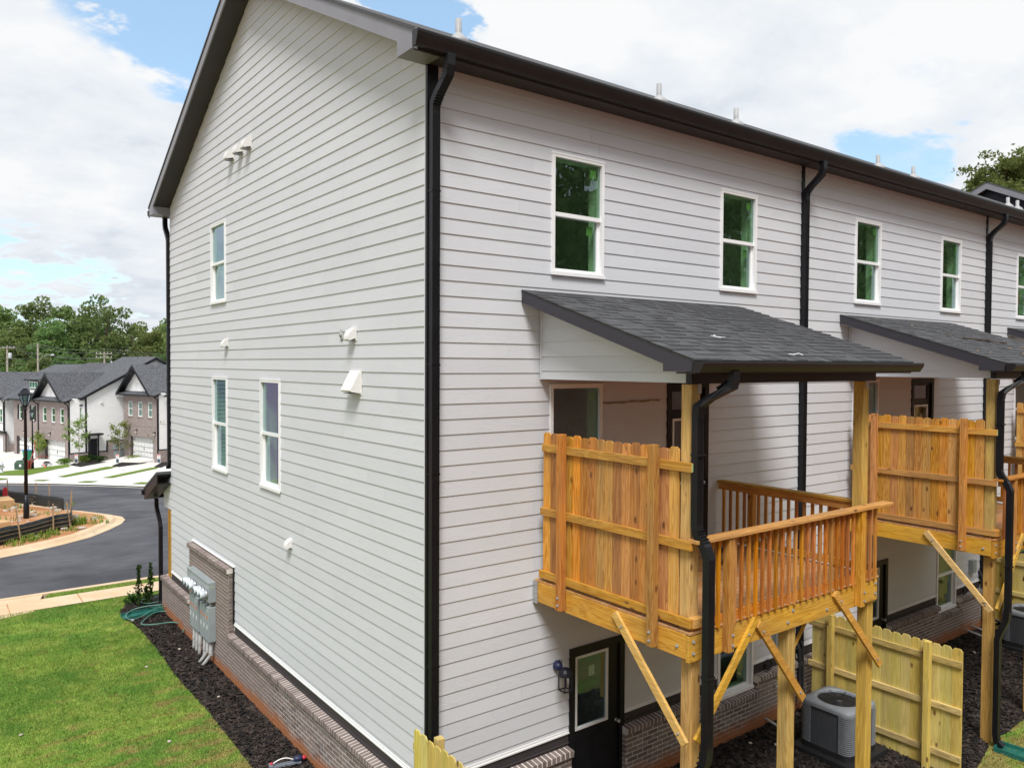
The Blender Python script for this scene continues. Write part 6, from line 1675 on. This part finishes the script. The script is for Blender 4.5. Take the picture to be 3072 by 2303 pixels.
t = thing('fire_hydrant', 'grey fire hydrant on the far lawn at the left picture edge', 'hydrant', (.10, 61.7, terrain(.1, 61.7)))
part('barrel', MB().lathe([(.17, 0), (.17, .05), (.11, .07), (.11, .55), (.16, .57), (.16, .62), (.12, .65), (.10, .74), (.04, .80), (.03, .86), (0, .87)], (0, 0, 0), 12), 'hydrant', t, True)
for a in ((1, 0, 0), (-1, 0, 0), (0, -1, 0)): part('nozzle', MB().lathe([(.06, .1), (.06, .18), (.075, .18), (.075, .22), (0, .23)], (0, 0, .42), 8, a), 'hydrant', t)
t = thing('utility_cabinet', 'low green utility cabinet on the far lawn left of the lamp posts', 'cabinet', (1.65, 66.3, terrain(1.65, 66.3)), -.65)
part('housing', MB().prism([(-.45, 0, -.1), (-.45, .8, -.1), (-.45, .8, .65), (-.45, .25, .65), (-.45, 0, .5)], (.9, 0, 0)), 'cabinet', t)
part('notice', MB().box(-.05, .12, -.006, -.001, .22, .42), 'signwhite', t)
part('lid', MB().box(-.47, .47, .24, .82, .652, .68), 'cabinet', t)
def bin_(x, y, body, lid, label):
    t = thing('wheeled_bin', label, 'bin', (x, y, terrain(x, y)), .4)
    part('body', MB().hexa([(-.24, -.26, .06), (.24, -.26, .06), (.24, .26, .06), (-.24, .26, .06), (-.31, -.34, 1.0), (.31, -.34, 1.0), (.31, .34, 1.0), (-.31, .34, 1.0)]), body, t)
    part('lid', MB().hexa([(-.34, -.38, 1.0), (.34, -.38, 1.0), (.34, .38, 1.0), (-.34, .38, 1.0), (-.3, -.34, 1.05), (.3, -.34, 1.05), (.3, .34, 1.10), (-.3, .34, 1.10)]), lid, t)
    for s in (-.26, .26): part('wheel', MB().lathe([(.12, -.03), (.12, .03)], (s, .26, .12), 12, (1, 0, 0)), 'lampblack', t)
bin_(4.05, 86.9, 'bingreen', 'binblue', 'green bin with a blue lid by the garage pier, behind the lamp posts')
t = thing('conduit_riser', 'orange red conduit curving out of the far lawn beside the second lamp post', 'conduit', (2.35, 66.4, terrain(2.35, 66.4)))
part('tube', MB().tube(smooth_path([(0, 0, -.1), (.05, .1, .7), (.32, .3, 1.4), (.42, .4, 2.2)]), .035, 8), 'redconduit', t, True)
part('tube', MB().tube(smooth_path([(0, -.1, -.1), (.15, .1, .55), (.8, .6, .95), (1.5, 1.1, .75)]), .03, 8), 'redconduit', t, True)
part('tube', MB().tube(smooth_path([(-.1, -.1, -.1), (-.1, -.1, .75)]), .05, 8), 'redconduit', t, True)
m = MB().lathe([(.10, 0), (.10, .03), (.05, .04), (.02, .45), (0, .46)], (3.75, 69.4, terrain(3.75, 69.4)), 8, (-.5, -.3, 1))
tag(link('marker_cone', m.mesh('marker_cone', 'orange', True)), 'tilted orange marker cone at the edge of the far lawn', 'cone')

# ------------------------------------------------------------------ utility poles and wires
def upole(x, y, top, arms, label, lightarm=False, can=False):
    z = terrain(x, y); t = thing('utility_pole', label, 'utility pole', (x, y, z), -.65, 'wooden utility poles before the woods')
    H = top-z
    part('pole', MB().lathe([(.17, -.5), (.11, H)], (0, 0, 0), 10), 'polewood', t, True)
    for a in arms:
        g = part('crossarm', MB().box(-1.2, 1.2, -.18, -.06, H-a-.06, H-a+.06), 'polewood', t)
        for q in (-1.1, -.5, .5, 1.1): part('insulator', MB().lathe([(.05, 0), (.06, .08), (.03, .16), (0, .17)], (q, -.12, H-a+.06), 7), 'hydrant', g)
    if can: part('transformer', MB().lathe([(.22, 0), (.24, .05), (.24, .75), (.2, .8), (0, .84)], (.42, 0, H-1.9), 10), 'hydrant', t, True)
    if lightarm:
        part('light_arm', MB().tube(smooth_path([(0, 0, H-2.9), (.9, -.3, H-2.0), (2.4, -.7, H-1.7)]), .04, 6), 'galv', t)
        part('luminaire', MB().lathe([(0, 0), (.09, .05), (.14, .3), (.08, .6), (0, .65)], (2.3, -.68, H-1.7), 8, (1, -.28, 0)), 'hydrant', t, True)
    return (x, y, top)
p1_ = upole(5.5, 128.8, 8.3, (.35,), 'utility pole with one crossarm and a transformer at the left picture edge', can=True)
p2_ = upole(9.1, 126.1, 8.65, (), 'utility pole carrying a curved street light arm', True)
p3_ = upole(16.9, 120.2, 7.35, (.2, .75), 'utility pole with two short crossarms just above the far roof ridge')
m = MB()
def wire(a, b, sag, r0=.02):
    m.tube([(a[0]+(b[0]-a[0])*i/12, a[1]+(b[1]-a[1])*i/12, a[2]+(b[2]-a[2])*i/12-sag*4*(i/12)*(1-i/12)) for i in range(13)], r0, 4, False)
L_ = (-25, 150, 8.0); R__ = (55, 98, 7.0)
for dz, sg in ((-.1, 1.0), (-.45, 1.2), (-1.3, 1.3), (-1.9, 1.5), (-2.6, 1.7)):
    q = lambda p_: (p_[0], p_[1]-.15, p_[2]+dz)
    wire(q(L_), q(p1_), sg); wire(q(p1_), q(p2_), sg*.15); wire(q(p2_), q((16.9, 120.2, 8.0)), sg*.5); wire(q((16.9, 120.2, 8.0)), q(R__), sg)
wire((5.5, 128.8, 7.9), (16.9, 120.2, 6.6), .5)
tag(link('overhead_wires', m.mesh('overhead_wires', 'wire', merge=False)), 'overhead wires strung between the utility poles before the woods', 'wires')

# ------------------------------------------------------------------ trees
def broad_crown(seed, H=17.0, rx=4.6, rz_=6.2, cz=10.6, clumps=46, per=120, leaf=.40, flat=0.0, rmin=.9, rmax=1.75):
    r_ = np.random.default_rng(seed); P = []
    limbs = []
    for i in range(clumps):
        v = r_.normal(size=3); v /= np.linalg.norm(v); f = r_.uniform(.45, 1.0)**.6
        c = np.array([v[0]*rx*f, v[1]*rx*f, cz+v[2]*rz_*f*(1-.15*abs(v[0]))]); R0 = r_.uniform(rmin, rmax)
        limbs.append(c)
        n = int(per*R0*R0/1.7)
        w_ = r_.normal(size=(n, 3)); w_ /= np.linalg.norm(w_, axis=1)[:, None]; w_ *= (R0*r_.uniform(.55, 1.08, n)**.5)[:, None]; w_[:, 2] *= .72
        P.append(c+w_)
    return np.concatenate(P), limbs
def tree_trunk(limbs, H, seed, r0=.28, n=16):
    r_ = random.Random(seed); m = MB(); top = H*.8
    m.tube([(0, 0, -1.5), (r_.uniform(-.2, .2), r_.uniform(-.2, .2), H*.3), (r_.uniform(-.4, .4), r_.uniform(-.4, .4), H*.55), (0, 0, top)], [r0*1.3, r0, r0*.65, .05], 8)
    for c in r_.sample(limbs, min(n, len(limbs))):
        z = max(H*.22, c[2]-abs(c[0])-abs(c[1])*.6-1.0); z = min(z, top*.9)
        m.tube([(0, 0, z), (c[0]*.5, c[1]*.5, z+(c[2]-z)*.6), tuple(c)], [r0*.38, r0*.22, .03], 6)
    return m
VAR = []
for i, (rx, rz_, cz, cl) in enumerate(((4.4, 6.0, 10.8, 50), (5.2, 5.2, 10.0, 52), (3.6, 6.6, 10.6, 44), (4.6, 5.4, 11.2, 30))):
    P, lb = broad_crown(40+i, rx=rx, rz_=rz_, cz=cz, clumps=cl, per=112 if i < 3 else 72)
    V, Fc = leaf_cloud(P, .42, .4, seed=60+i)
    VAR.append((tree_trunk(lb, 17, i).mesh('trunk', 'bark'), np_mesh('crown', V, Fc, 'leafA')))
def forest_tree(v, x, y, s, rot, label, sz=1.0):
    t = thing('tree', label, 'tree', (x, y, terrain(x, y)-.2), rot, 'broadleaf trees of the woods behind the far houses')
    t.scale = (s, s, s*sz)
    link('trunk', VAR[v][0], t); link('crown', VAR[v][1], t)
def at(px_, D):
    """ground point at a given bearing across the view and distance ahead"""
    k = (px_-1536)/2345.07*D; r0 = Vector((math.cos(YAW), -math.sin(YAW), 0)); p_ = Vector((CAM.x, CAM.y, 0))+FW*D+r0*k
    return p_.x, p_.y
NAMES = ['tall leafy tree in the far woods, at the left picture edge', 'dark leafy tree in the far woods above the pole with the transformer', 'bright leafy tree in the far woods above the curved street light', 'rounded tree in the far woods left of the tallest one', 'tallest tree of the far woods with open airy top branches', 'leafy tree in the far woods right of the tallest one', 'lower tree in the far woods above the far roof ridge', 'leafy tree in the far woods beside the black downspout', 'pale green tree low in the front of the far woods, left', 'pale green tree low in the front of the far woods, centre', 'yellowish green tree in front of the woods above the roof ridge', 'dark tree filling the woods near the black downspout']
rs = random.Random(19)
#        px, D, variant, scale, zscale
SPOT = [(5, 150, 0, .98, 1.0), (75, 140, 1, .90, .95), (150, 138, 2, .90, .96), (215, 150, 0, 1.0, .98), (318, 140, 3, 1.06, 1.07), (395, 150, 1, .92, .95), (455, 140, 2, .80, .95), (520, 150, 0, .92, .95), (40, 128, 1, .66, .85), (205, 127, 0, .68, .85), (370, 126, 1, .62, .85), (500, 128, 2, .68, .9),
        (-70, 140, 0, .95, 1), (-40, 128, 2, .7, .9), (120, 127, 2, .62, .9), (290, 127, 2, .66, .9), (440, 127, 0, .64, .85), (270, 152, 1, .98, 1.0), (110, 155, 2, 1.05, 1.0), (580, 140, 1, .95, 1.0)]
for i, (px_, D, v, s_, sz) in enumerate(SPOT):
    x, y = at(px_, D)
    forest_tree(v, x, y, s_*.95, rs.uniform(0, 6.28), NAMES[i] if i < 12 else ['leafy tree of the far woods just outside the left picture edge', 'small tree before the woods just outside the left picture edge', 'small bright tree between the first two utility poles', 'slim tree between the street light pole and the double crossarm pole', 'rounded bright tree above the ridge of the far pointed gable', 'tree filling the woods left behind the tallest one', 'tall slim tree behind the poles in the far woods', 'tree of the far woods hidden behind the near house'][i-12], sz)
P = []
r_ = np.random.default_rng(5)
for i in range(130):
    x, y = at(r_.uniform(-200, 700), r_.uniform(156, 178)); z = terrain(x, y); c = np.array([x, y, z+r_.uniform(-3, 9.0)])
    w_ = r_.normal(size=(150, 3)); w_ /= np.linalg.norm(w_, axis=1)[:, None]; P.append(c+w_*r_.uniform(1.2, 3.2)*np.array([1, 1, .8]))
V, Fc = leaf_cloud(np.concatenate(P), .6, .4, seed=8)
link('woods', np_mesh('woods', V, Fc, 'leafA'), kind='stuff')
P = []
for i in range(110):
    x, y = at(r_.uniform(-200, 700), r_.uniform(119, 128)); z = terrain(x, y); c = np.array([x, y, z+r_.uniform(-.5, 3.6)])
    w_ = r_.normal(size=(110, 3)); w_ /= np.linalg.norm(w_, axis=1)[:, None]; P.append(c+w_*r_.uniform(.9, 1.9)*np.array([1, 1, .8]))
V, Fc = leaf_cloud(np.concatenate(P), .4, .4, seed=9)
link('undergrowth', np_mesh('undergrowth', V, Fc, 'leafA'), kind='stuff')
# the pine over the right end of the row
def pine(x, y, H, seed, label, s_=1.0):
    t = thing('pine_tree', label, 'tree', (x, y, terrain(x, y)), 0, 'tall pines behind the row')
    r2_ = random.Random(seed); m = MB(); P = []
    m.tube([(0, 0, -1), (.15, 0, H*.5), (.3, .1, H*.8), (.2, .4, H*.97)], [.32, .26, .15, .05], 8)
    for i in range(30):
        z = H*(.78+.20*i/30); a = i*2.4+r2_.uniform(-.4, .4); L = (4.2-3.0*(i/30)**1.5)*r2_.uniform(.6, 1.05)*s_
        e = Vector((.25+math.cos(a)*L, .1+math.sin(a)*L, z+r2_.uniform(.1, .9)))
        m.tube([(.25, .1, z-.5), (.25+math.cos(a)*L*.5, .1+math.sin(a)*L*.5, z-.1), e], [.07, .05, .02], 5)
        for j in range(7):
            f = r2_.uniform(.45, 1.05); c = (.25+(e.x-.25)*f+r2_.gauss(0, .45), .1+(e.y-.1)*f+r2_.gauss(0, .45), z-.3+(e.z-z+.3)*f+r2_.gauss(.15, .25))
            for q in range(46): P.append((c[0]+r2_.gauss(0, .27), c[1]+r2_.gauss(0, .27), c[2]+r2_.gauss(0, .17)))
    part('trunk', m, 'bark', t)
    V, Fc = leaf_cloud(P, .15, .4, seed=seed, aspect=2.0); link('crown', np_mesh('crown', V, Fc, 'leafpine'), t)
x, y = at(2995, 60); pine(x, y, 21.6-terrain(x, y), 3, 'tall pine with an open crown behind the right end of the row')
x, y = at(3105, 64); pine(x, y, 23.5-terrain(x, y), 4, 'second tall pine at the right picture edge, behind the first')
# woods on the bank behind the camera, mirrored in the rear windows
P = []; m = MB(); r_ = np.random.default_rng(15)
for i in range(92):
    x, y = r_.uniform(-32, 125), r_.uniform(-47, -31); z = terrain(x, y)
    m.tube([(x, y, z-.5), (x+r_.uniform(-.4, .4), y, z+7), (x+r_.uniform(-.8, .8), y, z+16)], [.24, .17, .06], 6)
    for j in range(15):
        c = np.array([x+r_.normal(0, 2.3), y+r_.normal(0, 1.6), z+r_.uniform(1.0, 18.0)]); w_ = r_.normal(size=(75, 3)); w_ /= np.linalg.norm(w_, axis=1)[:, None]
        P.append(c+w_*r_.uniform(1.0, 2.1)*np.array([1, 1, .75]))
V, Fc = leaf_cloud(np.concatenate(P), .5, .4, seed=18)
link('woods', np_mesh('woods', V, Fc, 'leafA'), kind='stuff')
link('woods', m.mesh('woods_trunks', 'bark', merge=False), kind='stuff')
